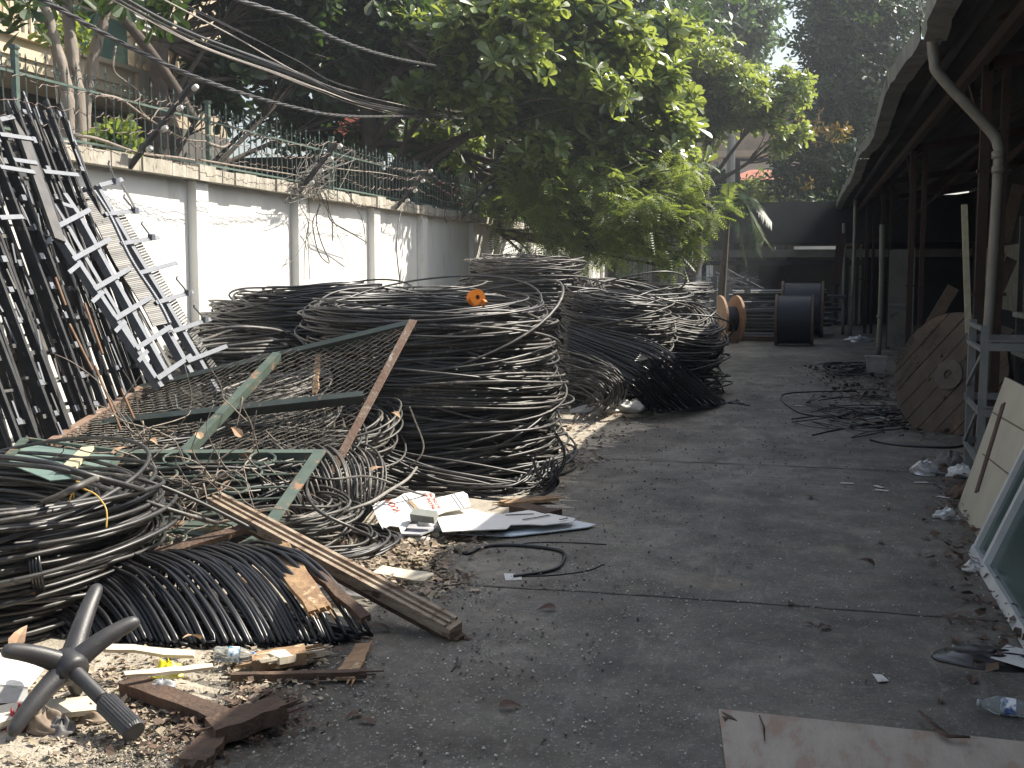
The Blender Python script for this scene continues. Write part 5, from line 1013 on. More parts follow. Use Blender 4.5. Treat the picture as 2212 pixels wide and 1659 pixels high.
# ================================================================ star-shaped chair base
m_pl = M('worn_black_plastic', (.026, .026, .029), (.048, .048, .05), 6, .45, .5, c3=(.16, .155, .15), s3=12, t3=.64, rr=.1, fac3=.5, bump=.08, bscale=200)
hub = at(150, 1440, d=4.28); ch = thing('chair_base', hub * [1, 1, 0], 'five-armed black swivel chair base lying upside down beside white laths', 'chair base')
def leg(tip, tail=1.0):
    tip = np.asarray(tip); ax = norm(tip - hub); L = np.linalg.norm(tip - hub); t = np.array([-.10, 0, .2, .45, .7, .9, .97, 1.0]); wd = np.array([.055, .056, .046, .041, .036, .033, .027, .010])
    P = hub + np.outer(t, tip - hub) + np.outer(np.sin(np.clip(t, 0, 1) * np.pi) * .018, np.array([0, -.3, 1])); m = MB()
    sdd = norm(np.cross(ax, norm(CAM - hub))); nn = np.cross(sdd, ax); an = np.array([-.95, -.55, .55, .95, math.pi - .9, math.pi + .9]) + math.pi / 2
    an = np.deg2rad([18, 45, 75, 105, 135, 162, 225, 315]); q_ = 1 / np.maximum(np.abs(np.cos(an)), np.abs(np.sin(an))) ** .55; V = (P[:, None, :] + wd[:, None, None] * .92 * ((np.cos(an) * q_)[None, :, None] * sdd + .8 * (np.sin(an) * q_)[None, :, None] * -nn)); k = len(an); N = len(P)
    i = np.arange(N - 1)[:, None] * k; j = np.arange(k)[None, :]; j2 = (j + 1) % k; m.add(V.reshape(-1, 3), np.stack([i + j, i + j2, i + k + j2, i + k + j], -1).reshape(-1, 4)); m.add(V[-1], [[0, 1, 2, 3], [0, 3, 4, 5], [0, 5, 6, 7]])
    o = m.build('arm', m_pl, ch, smooth=True); md = o.modifiers.new('s', 'SUBSURF'); md.levels = md.render_levels = 1
for tp in (at(213, 1262, d=4.55), at(300, 1338, d=4.45), at(4, 1405, d=4.15), at(22, 1588, z=.04), at(168, 1498, d=4.52)): leg(tp)
m = MB(); axd = norm(at(300, 1588, z=.05) - hub); m.revolve([(0, -.06), (.05, -.055), (.062, -.03), (.062, .03), (.05, .05), (0, .055)], hub, axd, 20); m.build('hub', m_pl, ch, smooth=True)
tip = at(298, 1585, z=.045); Ls = np.linalg.norm(tip - hub)
m = MB(); m.revolve([(.0, 0), (.031, 0.0), (.031, .04), (.028, .045), (.027, Ls * .50), (.024, Ls * .51), (.012, Ls * .515), (.012, Ls * .56)], hub, axd, 24); m.build('gas_spring', m_pl, ch, smooth=True)
m = MB(); m.revolve([(.0, Ls * .515), (.0135, Ls * .515), (.0135, Ls * .6)], hub, axd, 16); m.build('piston', m_galv, ch, smooth=True)
m = MB(); k = 72; prof = [(.0, .56), (.036, .56), (.040, .575), (.041, .97), (.036, 1.0), (.0, 1.0)]
a_ = norm(np.cross(axd, (0, 0, 1))); b_ = np.cross(axd, a_); an = np.arange(k) * 2 * np.pi / k; rip = 1 + .035 * np.where(np.arange(k) % 3 == 0, -1, .6)
V = np.vstack([hub + axd * Ls * h + (np.cos(an)[:, None] * a_ + np.sin(an)[:, None] * b_) * (r * (rip if .57 < h < .98 else 1) * np.ones(k))[:, None] for r, h in [(p, q) for p, q in prof]]); N = len(prof)
i = np.arange(N - 1)[:, None] * k; j = np.arange(k)[None, :]; j2 = (j + 1) % k; m.add(V, np.stack([i + j, i + j2, i + k + j2, i + k + j], -1).reshape(-1, 4)); m.build('ribbed_sleeve', m_pl, ch)
# ================================================================ bottles, wrappers, box
m_pet = M('clear_pet', (.75, .8, .82), None, rough=.12, trans=.85, ior=1.2, spec=.6)
def bottle(a, b, label, lab_col, cap_col, crumple=0, name='plastic_bottle'):
    a = np.asarray(a); b = np.asarray(b); L = np.linalg.norm(b - a); ax = norm(b - a); t = thing(name, a * [1, 1, 0], label, 'bottle')
    pr = [(0, 0), (.028, .0), (.033, .012), (.031, .03), (.033, .05), (.030, .06), (.033, .07), (.033, L * .62), (.030, L * .7), (.02, L * .84), (.012, L * .9), (.012, L * .97)]
    if crumple: pr = [(r * (1 + .12 * rng.normal()), h) for r, h in pr]
    m = MB(); m.revolve(pr, a, ax, 18); m.build('body', m_pet, t, smooth=True)
    m = MB(); m.revolve([(.0335, L * .36), (.0337, L * .37), (.0337, L * .60), (.0335, L * .61)], a, ax, 18); m.build('label_band', M('label_' + label[:6], lab_col, (.8, .82, .84), 40, .4, lo=.45, hi=.55), t, smooth=True)
    m = MB(); m.revolve([(.0, L * .93), (.0145, L * .93), (.0145, L * 1.0), (0, L * 1.0)], a, ax, 14); m.build('cap', M('cap_' + label[:6], cap_col, None, rough=.4), t, smooth=True)
bottle(at(462, 1412, z=.075), at(552, 1416, z=.06), 'clear plastic bottle with blue label and blue cap beside the pale wood block', (.05, .25, .42), (.04, .2, .6))
bottle(at(2212, 1532, z=.036) + [.05, 0, 0], at(2110, 1518, z=.033), 'dim crumpled plastic bottle with blue band by the plywood sheet', (.06, .12, .3), (.3, .32, .34), 1)
def crumple(u, v, z, sx, sy, sz, mat, label, seed, name='crumpled_bag', cat='bag', n=16, yaw=0, d=None):
    rng = np.random.default_rng(seed); c = at(u, v, z=z) if d is None else at(u, v, d=d); th = np.linspace(0, 2 * np.pi, n + 1)[:-1]; V = []; R = 7
    for r in range(R + 1):
        f = r / R
        for q, a in enumerate(th):
            rad = math.sin(math.pi / 2 * f) * (1 + .22 * rng.normal()) if r else 0; hgt = math.cos(math.pi / 2 * f) * (1 + .35 * rng.normal()) + .15 * rng.random()
            V.append([rad * math.cos(a) * sx, rad * math.sin(a) * sy, max(0, hgt) * sz])
    V = np.array(V); ca, sa = math.cos(yaw), math.sin(yaw); V = V @ np.array([[ca, sa, 0], [-sa, ca, 0], [0, 0, 1]]) + c
    F = [[r * n + q, r * n + (q + 1) % n, (r + 1) * n + (q + 1) % n, (r + 1) * n + q] for r in range(R) for q in range(n)]
    m = MB(); m.add(V, F); o = m.build(name, mat, None, smooth=True, label=label, cat=cat); md = o.modifiers.new('s', 'SUBSURF'); md.levels = md.render_levels = 1; return o
m_bagw = M('white_plastic_film', (.72, .71, .68), (.6, .59, .55), 9, .5, c3=(.35, .3, .22), s3=12, t3=.6)
m_bagc = M('cloudy_film', (.5, .5, .5), (.38, .38, .38), 9, .3, trans=.3)
m_yelp = M('yellow_wrapper', (.78, .68, .03), (.8, .76, .3), 18, .3, lo=.5, hi=.56)
crumple(364, 1466, .055, .07, .04, .06, m_yelp, 'bright yellow wrapper lying on the rotten plank', 2, 'snack_wrapper', 'wrapper', yaw=.4)
crumple(350, 1488, .05, .06, .035, .035, m_bagc, 'clear crumpled film under the yellow wrapper', 3)
crumple(1285, 894, .0, .26, .16, .09, m_bagw, 'bright white rag at the foot of the lane-side heap, sunlit half', 4, 'white_rag', 'rag')
crumple(1350, 890, .0, .27, .17, .13, m_bagw, 'crumpled whitish sheet right of the sunlit rag, partly in shade', 5, 'white_rag', 'rag')
crumple(730, 1290, .03, .16, .10, .09, m_bagc, 'cloudy plastic bag between splintered board and long beam', 6)
crumple(600, 1200, .03, .09, .06, .06, m_bagw, 'small cream plastic scrap behind the long beam', 7) if False else None
crumple(960, 1370, .0, .05, .035, .045, M('grey_stone', (.3, .29, .27), (.2, .19, .18), 12, .9, bump=.5), 'grey stone under the lower end of the long beam', 8, 'stone', 'stone')
crumple(2098, 1235, .0, .05, .04, .05, m_bagw, 'small white plastic ball of film near the right edge', 9)
crumple(2110, 1232, .0, .035, .03, .05, m_bagc, 'clear cup-like scrap next to the white ball of film', 10)
crumple(2003, 1025, .0, .13, .09, .09, m_bagc, 'grey crumpled plastic among leaves before the steel frame', 11)
crumple(2075, 1030, .0, .12, .08, .08, m_bagw, 'white plastic bag at the foot of the steel frame', 12)
crumple(2050, 1010, .0, .14, .10, .10, M('grey_rubbish', (.2, .19, .18), (.12, .11, .1), 10, .9), 'lump of grey rubble behind the steel frame feet', 13, 'rubble_lump', 'rubble')
crumple(2045, 1120, .0, .08, .06, .06, m_bagc, 'greyish crumpled bag beside the white panel foot', 14)
crumple(2095, 1075, .0, .15, .10, .10, m_darkw, 'brown leafy rubbish lump beside the white panel', 15, 'rubbish_lump', 'rubbish')
crumple(100, 1585, .0, .09, .06, .07, M('brown_paper', (.3, .24, .18), (.16, .12, .09), 9, .9), 'crumpled brown leaf-and-paper clump under the near chair arm', 16, 'paper_clump', 'paper')
crumple(135, 1590, .0, .055, .05, .055, M('dark_bag', (.14, .13, .125), (.09, .085, .08), 9, .6), 'dark crumpled bag under the chair base', 17)
crumple(200, 1560, .0, .06, .05, .05, M('brown_paper2', (.38, .31, .24), (.22, .17, .12), 9, .9), 'crumpled tan paper behind the ribbed sleeve', 18, 'paper_clump', 'paper')
crumple(252, 1546, .02, .03, .025, .03, M('pink_wrapper', (.75, .16, .2), (.8, .4, .45), 20, .4), 'small pink wrapper beside the ribbed sleeve', 19, 'candy_wrapper', 'wrapper')
crumple(205, 1512, .01, .03, .025, .03, M('red_wrapper', (.6, .04, .05), (.7, .6, .6), 20, .4), 'red and white wrapper behind the gas spring', 20, 'candy_wrapper', 'wrapper')
crumple(42, 1580, .0, .055, .05, .07, M('red_plastic', (.35, .02, .02), (.25, .02, .02), 9, .4), 'dark red plastic scrap under the near chair arm', 22, 'plastic_scrap', 'scrap')
bx_ = thing('white_carton', at(60, 1500, z=0), 'white flattened carton behind the chair base at the left edge', 'carton')
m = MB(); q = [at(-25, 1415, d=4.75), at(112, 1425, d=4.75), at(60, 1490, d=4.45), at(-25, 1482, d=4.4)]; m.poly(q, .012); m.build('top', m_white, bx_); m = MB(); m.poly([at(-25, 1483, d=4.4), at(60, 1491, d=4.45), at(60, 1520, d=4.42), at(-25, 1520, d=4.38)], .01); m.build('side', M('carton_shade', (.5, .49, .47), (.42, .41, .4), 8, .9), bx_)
MB().bx(*[q for q in (at(0, 1500, y=3.95)[0] - .14, at(12, 1500, y=3.95)[0] - .0, 3.93, 4.02, 0, .55)]).build('grey_post', m_paint, None, label='grey painted post at the very left edge of the picture', cat='post') if False else None
# ================================================================ white printed cardboard
m_card = M('white_cardboard', (.78, .765, .72), (.68, .66, .62), 6, .8, c3=(.45, .42, .36), s3=9, t3=.68)
m_blue = M('blue_stained_board', (.66, .70, .72), (.30, .50, .68), 4, .6, lo=.5, hi=.75)
cb = thing('printed_carton', at(930, 1130, z=0), 'torn white carton with red lettering leaning on the litter before the big heap', 'carton')
KC = lambda *p: [(777.7 + a * .2344, 1037 + b * .2344) for a, b in p]     # from close crop pixels
def sheet(pts, ds, th, nm, mat, par): m = MB(); m.poly([at(u, v, d=d) for (u, v), d in zip(pts, ds)], th); return m.build(nm, mat, par)
f1 = KC((105, 210), (330, 170), (400, 125), (530, 100), (640, 108), (690, 130), (685, 170), (950, 105), (990, 130), (1020, 240), (900, 270), (790, 290), (700, 325), (480, 300), (470, 360), (440, 420), (380, 490), (360, 430), (270, 420), (210, 450), (180, 400), (135, 300))
pc = np.array([at(805, 1090, z=.16), at(1015, 1085, z=.14), at(870, 1155, z=.05)]); pn = norm(np.cross(pc[1] - pc[0], pc[2] - pc[0])); pn = pn if pn[2] > 0 else -pn
def on(u, v, o=0): r = FW + RT * (u - 1106) / FOC + UP * (829.5 - v) / FOC; return CAM + r * (((pc[0] + pn * o - CAM) @ pn) / (r @ pn))
m = MB(); m.poly([on(u, v) for u, v in f1], .006, pn); m.build('panel', m_card, cb)
m = MB(); m.bar(on(*KC((455, 190))[0], .004), on(*KC((560, 300))[0], .004), .028, .004, pn); m.build('handle_slot', M('brown_core', (.35, .26, .15), (.25, .18, .1), 9, .9), cb)
m = MB()
for a, b in (((385, 140), (510, 300)), ((420, 135), (530, 280)), ((840, 135), (935, 270)), ((870, 125), (960, 255)), ((930, 190), (1000, 165))): m.bar(on(*KC(a)[0], .003), on(*KC(b)[0], .003), .004, .002, pn)
m.build('printed_line', M('print_grey', (.25, .25, .27), None), cb)
def text(s, size, origin, xdir, nrm, mat, name, par, ext=.0008):
    fit = np.linalg.norm(xdir)
    cu = bpy.data.curves.new(name, 'FONT'); cu.body = s; cu.size = size; cu.extrude = ext; cu.align_x = 'LEFT'; cu.resolution_u = 3
    o = bpy.data.objects.new(name, cu); C.objects.link(o); z = norm(nrm); x = norm(xdir - z * (np.asarray(xdir) @ z)); y = np.cross(z, x)
    loc = np.asarray(origin) - (np.array(wpos(par)) if par is not None else 0)
    Mx = Matrix(((x[0], y[0], z[0], loc[0]), (x[1], y[1], z[1], loc[1]), (x[2], y[2], z[2], loc[2]), (0, 0, 0, 1)))
    dg = bpy.context.evaluated_depsgraph_get(); me = bpy.data.meshes.new_from_object(o.evaluated_get(dg)); bpy.data.objects.remove(o); wd_ = max(v.co.x for v in me.vertices); me.transform(Matrix.Diagonal((fit / wd_, max(.8, min(1.3, fit / wd_)) if size > .06 else fit / wd_, 1, 1))); me.materials.clear(); me.materials.append(mat)
    o2 = bpy.data.objects.new(name, me); C.objects.link(o2); o2.parent = par; me.transform(Mx); return o2
m_rprint = M('red_print', (.42, .08, .05), None)
o0, o1 = on(*KC((385, 292))[0], .003), on(*KC((290, 175))[0], .003); text('VUON', .055, o0, o1 - o0, pn, m_rprint, 'lettering', cb)
for (a, b, s, z) in (((705, 265), (615, 120), 'PHUONG AN', .030), ((750, 255), (655, 115), 'IN CONG MAU', .028)):
    o0, o1 = on(*KC(a)[0], .003), on(*KC(b)[0], .003); text(s, z, o0, o1 - o0, pn, m_rprint, 'lettering', cb)
cw = thing('white_board_sheet', at(1100, 1150, z=0), 'long torn white board with blue stains lying flat, pointing into the shade', 'board')
f2 = KC((700, 330), (780, 300), (1030, 262), (1130, 300), (1320, 310), (1500, 285), (1610, 265), (1710, 300), (1985, 352), (1960, 385), (1700, 412), (1560, 405), (1390, 410), (1350, 448), (1000, 462), (760, 475))
m = MB(); m.poly([at(u, v, z=.085 - .03 * (u - 940) / 340) for u, v in f2], .006, np.array([0, 0, 1.])); m.build('upper_sheet', m_card, cw)
f3 = KC((760, 478), (1140, 462), (1220, 490), (1370, 440), (1560, 415), (1840, 408), (1990, 372), (2175, 408), (2100, 432), (1700, 480), (1390, 515), (900, 500))
m = MB(); m.poly([at(u, v, z=.02) for u, v in f3], .006, np.array([0, 0, 1.])); m.build('lower_sheet', m_blue, cw)
m = MB(); 
for a, b in (((1500, 365), (1750, 322)), ((1840, 365), (1915, 350)), ((1340, 322), (1600, 310))): m.bar(at(*KC(a)[0], z=.075), at(*KC(b)[0], z=.072), .012, .003)
m.build('tear', m_pane, cw)
m = MB(); m.poly([at(u, v, z=.05) for u, v in KC((385, 495), (480, 370), (720, 385), (700, 440), (560, 500))], .01, np.array([0, 0, 1.])); m.build('grey_flap', M('grey_card', (.4, .4, .42), (.3, .3, .32), 9, .8), None, label='grey card piece propped between white carton and shredded paper block', cat='card')
m = MB(); m.bar(at(*KC((480, 315))[0], z=.14), at(*KC((700, 345))[0], z=.13), .07, .05, (0, -.4, 1)); m.build('green_grey_block', M('grey_green', (.28, .3, .27), (.22, .23, .2), 9, .8), None, label='grey-green rectangular block on the white carton edge', cat='block')
crumple(927, 1150, .0, .09, .06, .09, m_bagw, 'shredded whitish paper block on the litter before the white board', 31, 'paper_block', 'paper')
crumple(880, 1165, .0, .16, .07, .03, m_bagw, 'strewn torn cream paper under the white carton', 32, 'torn_paper', 'paper') 
MB().poly([at(u, v, z=.006) for u, v in ((1088, 1238), (1125, 1240), (1128, 1252), (1092, 1253))], .004, np.array([0, 0, 1.])).build('paper_square', m_bagw, None, label='small square white card on shaded concrete below the looping cable', cat='card')
# ================================================================ plywood
pw = [at(1553, 1531, z=.022), at(1553, 1531, z=.022) + np.array([2.2, -.10, 0]), at(1553, 1531, z=.022) + np.array([2.2, -1.35, 0]), at(1553, 1531, z=.022) + np.array([.14, -1.2, 0])]
m = MB(); m.poly(pw, .015, np.array([0, 0, 1.])); m.build('plywood_sheet', M('grey_plywood', (.46, .40, .33), (.35, .30, .25), 3, .8, bump=.15, c3=(.36, .24, .17), s3=3, t3=.52, stretch=(2.5, .8, 1), fac3=.7), None, label='worn plywood sheet lying on the concrete at the bottom edge', cat='plywood')
m = MB(); [m.poly([at(1558 + a, 1534 + b, z=.026) for a, b in q], .002, np.array([0, 0, 1.])) for q in (((0, 2), (22, 12), (34, 22), (14, 16)), ((2, 12), (14, 16), (8, 24)))]; m.build('split_corner', m_darkw, None, label='dark split at the near-left corner of the plywood sheet', cat='crack')
for k, (uv, r) in enumerate((([(1985, 1535), (2010, 1560), (2045, 1585)], .012), ([(2020, 1575), (2050, 1590), (2095, 1592)], .016), ([(1640, 1545), (1650, 1570), (1652, 1600)], .004))):
    m = MB(); m.tube([at(u, v, z=.03 + r) for u, v in uv], [r * .6, r, r * .5], 6, flat=.4); m.build('bark_strip', m_darkw, None, smooth=True, label=['reddish bark strip lying across the plywood edge', 'dark lump of bark on the plywood', 'thin curved twig on the plywood sheet'][k], cat='bark')
# ================================================================ right side: panel, framed glass, steel frame, big wooden reel, bin
m_panel = M('cream_panel', (.50, .465, .37), (.43, .40, .32), 3, .6, c3=(.3, .24, .17), s3=6, t3=.64)
y1, y2 = 8.62, 4.2; lx, lz = .30, 1.0
bp = thing('leaning_sheet', (1.08, 6.5, 0), 'cream panel with two long brown slots leaning on the steel frame', 'panel')
def pl(y, f, o=0.0): return np.array([1.085 - o * .96 + lx * f, y, lz * f + o * .29])
m = MB(); m.hexa([pl(y1, 0), pl(y2, 0), pl(y2, 0, -.03), pl(y1, 0, -.03), pl(y1, .93), pl(y2, .93), pl(y2, .93, -.03), pl(y1, .93, -.03)]); m.build('board', m_panel, bp)
m_slot = M('brown_slot', (.10, .055, .05), (.07, .04, .035), 9, .5)
def onp(u, v, o=.004):
    n = norm(np.array([-lz, 0, lx])); p0 = pl(6, 0) + n * o; r = FW + RT * (u - 1106) / FOC + UP * (829.5 - v) / FOC; return CAM + r * (((p0 - CAM) @ n) / (r @ n))
npn = norm(np.array([-lz, 0, lx]))
m = MB(); m.bar(onp(2168, 872), onp(2110, 1063), .095, .012, npn); m.build('slot', m_slot, bp)
m = MB(); m.bar(onp(2232, 960), onp(2160, 1125), .095, .012, npn); m.build('slot', m_slot, bp)
m = MB(); m.bar(onp(2143, 890), onp(2212, 930), .006, .003, npn); m.bar(onp(2122, 980), onp(2180, 1025), .006, .003, npn); m.build('crack', m_slot, bp)
wg = thing('framed_glass', (1.0, 6, 0), 'green glass pane in a white aluminium frame leaning before the cream panel', 'window frame')
def pg(y, f, o=0.0): return np.array([1.0 - o * .93 + .30 * f, y, .72 * f + o * .37])
ya, yb = 7.15, 4.3; gnn = norm(np.array([-.72, 0, .30]))
m = MB(); m.hexa([pg(ya - .05, .05), pg(yb + .05, .05), pg(yb + .05, .05, -.012), pg(ya - .05, .05, -.012), pg(ya - .05, .97), pg(yb + .05, .97), pg(yb + .05, .97, -.012), pg(ya - .05, .97, -.012)]); m.build('glass', M('sea_green_glass', (.045, .085, .08), (.035, .065, .06), 2, .15, .6), wg)
m_al = M('white_aluminium', (.62, .63, .62), (.5, .51, .5), 6, .4)
m = MB(); m.bar(pg(ya, 0), pg(ya, 1.02), .05, .045, gnn); m.bar(pg(ya, .03, .01), pg(yb, .03, .01), .06, .045, gnn); m.bar(pg(ya, 1, .01), pg(yb, 1, .01), .05, .045, gnn); m.bar(pg(yb, 0), pg(yb, 1.02), .05, .045, gnn); m.bar(pg(6.72, .06, .012), pg(6.72, .97, .012), .06, .045, gnn); m.build('frame', m_al, wg)
# steel shelf-ladder frame
fr = thing('steel_trestle', (1.7, 9, 0), 'pale grey painted open steel frame standing beside the wooden reel', 'frame')
X0, X1 = 1.24, 2.6; Y0, Y1 = 8.75, 9.95; zt = at(2098, 705, y=Y0)[2]
for x, y, h in ((X0, Y0, 1.28), (X0 + .05, Y1, 1.28), (X1, Y0, 1.25), (X1, Y1, 1.25)): m = MB(); m.angle((x, y, 0), (x, y, h), .055, .006, (0, -1, 0) if y == Y0 else (-1, 0, 0)); m.build('upright', m_paint, fr)
m = MB()
for z in (.30, .66, 1.13): m.bar((X0, Y0 - .03, z), (X1, Y0 - .03, z), .006, .055, (0, 0, 1)); m.bar((X0 + .03, Y1, z), (X1, Y1, z), .006, .055); 
for z in (.70, 1.17, .34): m.bar((X0, Y0 - .0, z), (X1, Y0, z), .05, .012)
for z in (.28, .64, 1.1, 1.25): m.bar((X0, Y0, z), (X0 + .05, Y1, z), .03, .03)
m.build('crossbar', m_paint, fr)
m = MB(); m.bar((X0, Y0 + .02, .75), (X0 + .05, Y1, .30), .03, .02, (1, 0, 0)); m.bar((X0, Y0 + .02, 1.1), (X0 + .05, Y1, .75), .03, .02, (1, 0, 0)); m.build('brace', m_paint, fr)
# big wooden reel leaning on the posts
m_reel = M('reel_planks', (.10, .078, .058), (.065, .05, .038), 4, .8, bump=.3, bscale=25, c3=(.15, .09, .055), s3=3, t3=.56, stretch=(1, 1, 1))
rc = at(2050, 812, d=12.0); rc[2] = .60; rn = norm(np.array([-.62, -.72, .22])); rt = thing('wooden_cable_reel', rc * [1, 1, 0], 'big worn wooden cable reel with stencilled black letters leaning in the shed front', 'cable reel')
rr0 = norm(np.cross((0, 0, 1), rn)); ru = np.cross(rn, rr0); dirp = norm(rr0 * .62 + ru * .78); dirq = np.cross(rn, dirp); Rr = .66
if (dirp @ RT) < 0: dirp = -dirp
dirq = np.cross(rn, dirp)
for s, nm in ((0, 'front_flange'), (-.62, 'rear_flange')):
    for k in range(8):
        w_ = 2 * Rr / 8; q0 = -Rr + w_ * k + .004; q1 = q0 + w_ - .008; an = []
        for q in np.linspace(q0, q1, 5): an.append((math.sqrt(max(0, Rr * Rr - q * q)), q))
        P = [rc + rn * (s + .003 * rng.normal()) + dirp * x + dirq * q for x, q in an] + [rc + rn * s - dirp * x + dirq * q for x, q in an[::-1]]
        m = MB(); m.poly(P, .05, rn); m.build('plank', m_reel, rt)
m = MB(); m.disc(rc + rn * .006, rn, .16, .02, 30, .05); m.build('centre_plate', M('steel_plate', (.10, .08, .07), (.06, .05, .04), 9, .6), rt)
m = MB(); [m.revolve([(0, .02), (.02, .018), (.022, .005)], rc + (dirp * math.cos(a) + dirq * math.sin(a)) * .24, rn, 10) for a in np.arange(5) * 1.2566]; m.build('bolt', m_darkw, rt)
m = MB(); m.disc(rc - rn * .33, rn, .34, .56, 30); m.build('drum', m_darkw, rt)
m_sten = M('black_stencil', (.025, .022, .02), None, rough=.8)
def onr(u, v, o=.012): r = FW + RT * (u - 1106) / FOC + UP * (829.5 - v) / FOC; return CAM + r * (((rc + rn * o - CAM) @ rn) / (r @ rn))
KR = lambda a, b: ((2180 + a * .1929) / 1.1573, (760 + b * .1929) / 1.1573)
for a, b, s, z in (((340, 800), (570, 440), 'POSTEF', .135), ((300, 530), (420, 400), 'JCL', .11), ((640, 560), (790, 340), 'ASIA 740', .07), ((730, 610), (860, 400), '(GW) MG', .065), ((330, 1080), (600, 680), 'TRACTION IN', .075), ((370, 1150), (640, 740), 'THIS DIRECTION', .062)):
    o0 = onr(*KR(*a)); o1 = onr(*KR(*b)); text(s, z, o0, o1 - o0, rn, m_sten, 'lettering', rt, .0005)
# bin
m_bin = M('dirty_bin', (.34, .33, .31), (.22, .21, .19), 6, .6); bc = at(1891, 812, z=0); bn = thing('white_bin', bc, 'small square whitish bin at the foot of the down pipe', 'bin')
m = MB(); m.bar(bc, bc + [0, 0, .30], .26, .24, (0, 1, 0), w2=.31); m.build('body', m_bin, bn); m = MB(); m.box(bc + [0, 0, .31], (.34, .26, .03)); m.build('rim', m_bin, bn)
# rod and boards behind
for k, (u0, v0, u1, v1) in enumerate(((2068, 660, 1995, 745), (2075, 600, 2075, 700))):
    pass
# cable reels down the lane
m_flw = M('sunlit_reel_wood', (.33, .21, .13), (.24, .15, .09), 6, .75, c3=(.2, .1, .06), s3=12, t3=.62)
m_blkd = M('wound_black_cable', (.012, .014, .018), (.02, .022, .026), 3, .5)
def reel(c, ax, R, w_, rd, label, mf, name='cable_reel'):
    c = np.asarray(c, float); ax = norm(ax); t = thing(name, c * [1, 1, 0], label, 'cable reel', 'cable reels down the lane')
    for s in (-1, 1): m = MB(); m.disc(c + ax * s * w_ / 2, ax, R, .06, 44, .05); m.build('flange', mf, t)
    m = MB(); n = 16
    prof = []
    for k in range(n): h = -w_ / 2 + .03 + (w_ - .06) * k / n; prof += [(rd, h), (rd + .02, h + (w_ - .06) / n * .5)]
    prof += [(rd, w_ / 2 - .03)]; m.revolve(prof, c, ax, 36); m.build('winding', m_blkd, t, smooth=True)
c0 = at(1572, 684, d=27.5); c0[2] = .56; reel(c0, (.90, .42, 0), .56, .42, .28, 'wooden reel with orange sunlit flanges and black winding, beside the far coils', m_flw)
c0 = at(1716, 700, d=26.5); c0[2] = .58; reel(c0, (1, -.02, 0), .58, .80, .54, 'nearer of two dark full reels standing in the shade of the lane end', m_wood)
c0 = at(1733, 680, d=30); c0[2] = .72; reel(c0, (1, -.02, 0), .72, 1.0, .66, 'larger dark full reel just behind the nearer one', m_wood)
for k in range(3):
    a = at(1690 + 30 * k, 606, d=31); m = MB(); m.box(a, (.12, .12, .10)); m.build('rag', m_blk, None, label='black scrap resting on the larger dark reel', cat='scrap', group='scraps on the dark reel') if False else None
# far stack of steel angle sections
ss = thing('steel_section_stack', at(1640, 700, z=0), 'long stack of galvanised steel cross-arms lying at the end of the yard', 'stack')
for k in range(34):
    z = .06 + 1.15 * (k / 34) + .02 * rng.random(); d_ = 30.5 + 2.5 * rng.random(); a = at(1590 + 8 * rng.normal(), 650, d=d_); b = at(1780 + 30 * rng.normal(), 650, d=d_ + .3 * rng.normal()); a[2] = b[2] = z; b[2] += .05 * rng.normal(); m = MB(); m.angle(a, b, .07, .01, (0, -.3, 1)); m.build('section', m_old if k % 3 else m_galv, ss)
for k in range(26):
    m = MB() if k == 0 else m; q = at(1600 + 170 * rng.random(), 650, d=30.6 + rng.random()); q[2] = .1 + 1.1 * rng.random(); m.box(q, (.12 + .1 * rng.random(), .05, .1))
m.build('bracket_plates', m_galv, ss)
tg = thing('steel_offcut_heap', at(1560, 640, z=0), 'jumbled heap of thin steel pieces above the sunlit reel', 'scrap heap')
m = MB()
for k in range(150):
    a = at(1490 + 140 * rng.random(), 650, d=31.5 + 2 * rng.random()); a[2] = .2 + 1.35 * rng.random(); dr = norm(np.array([1, .3 * rng.normal(), .22 * rng.normal()])) * (.3 + .5 * rng.random()); m.bar(a - dr, a + dr, .03, .012)
m.build('pieces', m_galv, tg)
for k, u in enumerate((1481, 1500, 1539, 1546)):
    a = at(u, 597, d=25.8); m = MB(); m.angle(a * [1, 1, 0], a, .07, .008, (0, -1, 0)); m.build('steel_upright', m_galv, None, label=['first', 'second', 'third', 'fourth'][k] + ' from the left of the steel uprights rising behind the wide rings', cat='post', group='steel uprights behind the coils')
plank(at(1530, 735, z=.02), at(1690, 738, z=.02), .18, .12, 'long low timber lying before the steel stack', m_darkw, (0, 0, 1))
# ================================================================ black wire tangle on the right ground
for k in range(16):
    P = []; u0, v0 = 1760 + 90 * rng.random(), 860 + 55 * rng.random(); a0 = 6.28 * rng.random(); ru_, rv_ = 60 + 60 * rng.random(), 10 + 22 * rng.random()
    for q in range(9): a = a0 + q * (.35 + .25 * rng.random()); P.append(at(u0 + 60 + ru_ * math.cos(a) * (1 + .1 * rng.normal()), v0 + rv_ * math.sin(a), z=.01 + .04 * rng.random()))
    if k == 0: m = MB()
    m.tube(catmull(P, 6), .005 + .003 * rng.random(), 5)
m.build('wire_tangle', m_blk, None, smooth=True, label='loose tangle of black wires on the concrete before the big wooden reel', cat='wire tangle')
ground_loop('loose_cable', [(1850, 845), (1760, 846), (1700, 850), (1687, 860), (1700, 875), (1740, 895), (1840, 905)], .009, 'black wire loop reaching farthest into the lane from the right-hand tangle', m_blk, group='loose cable ends lying about the yard')
ground_loop('loose_cable', [(1755, 940), (1800, 930), (1870, 918), (1960, 912), (2000, 905)], .008, 'stiff black wire slanting below the right-hand tangle', m_blk, group='loose cable ends lying about the yard')
ground_loop('loose_cable', [(1880, 950), (1930, 960), (2000, 965), (2060, 966), (2085, 960)], .012, 'black cable curving along the ground to the steel frame', m_blk, group='loose cable ends lying about the yard')
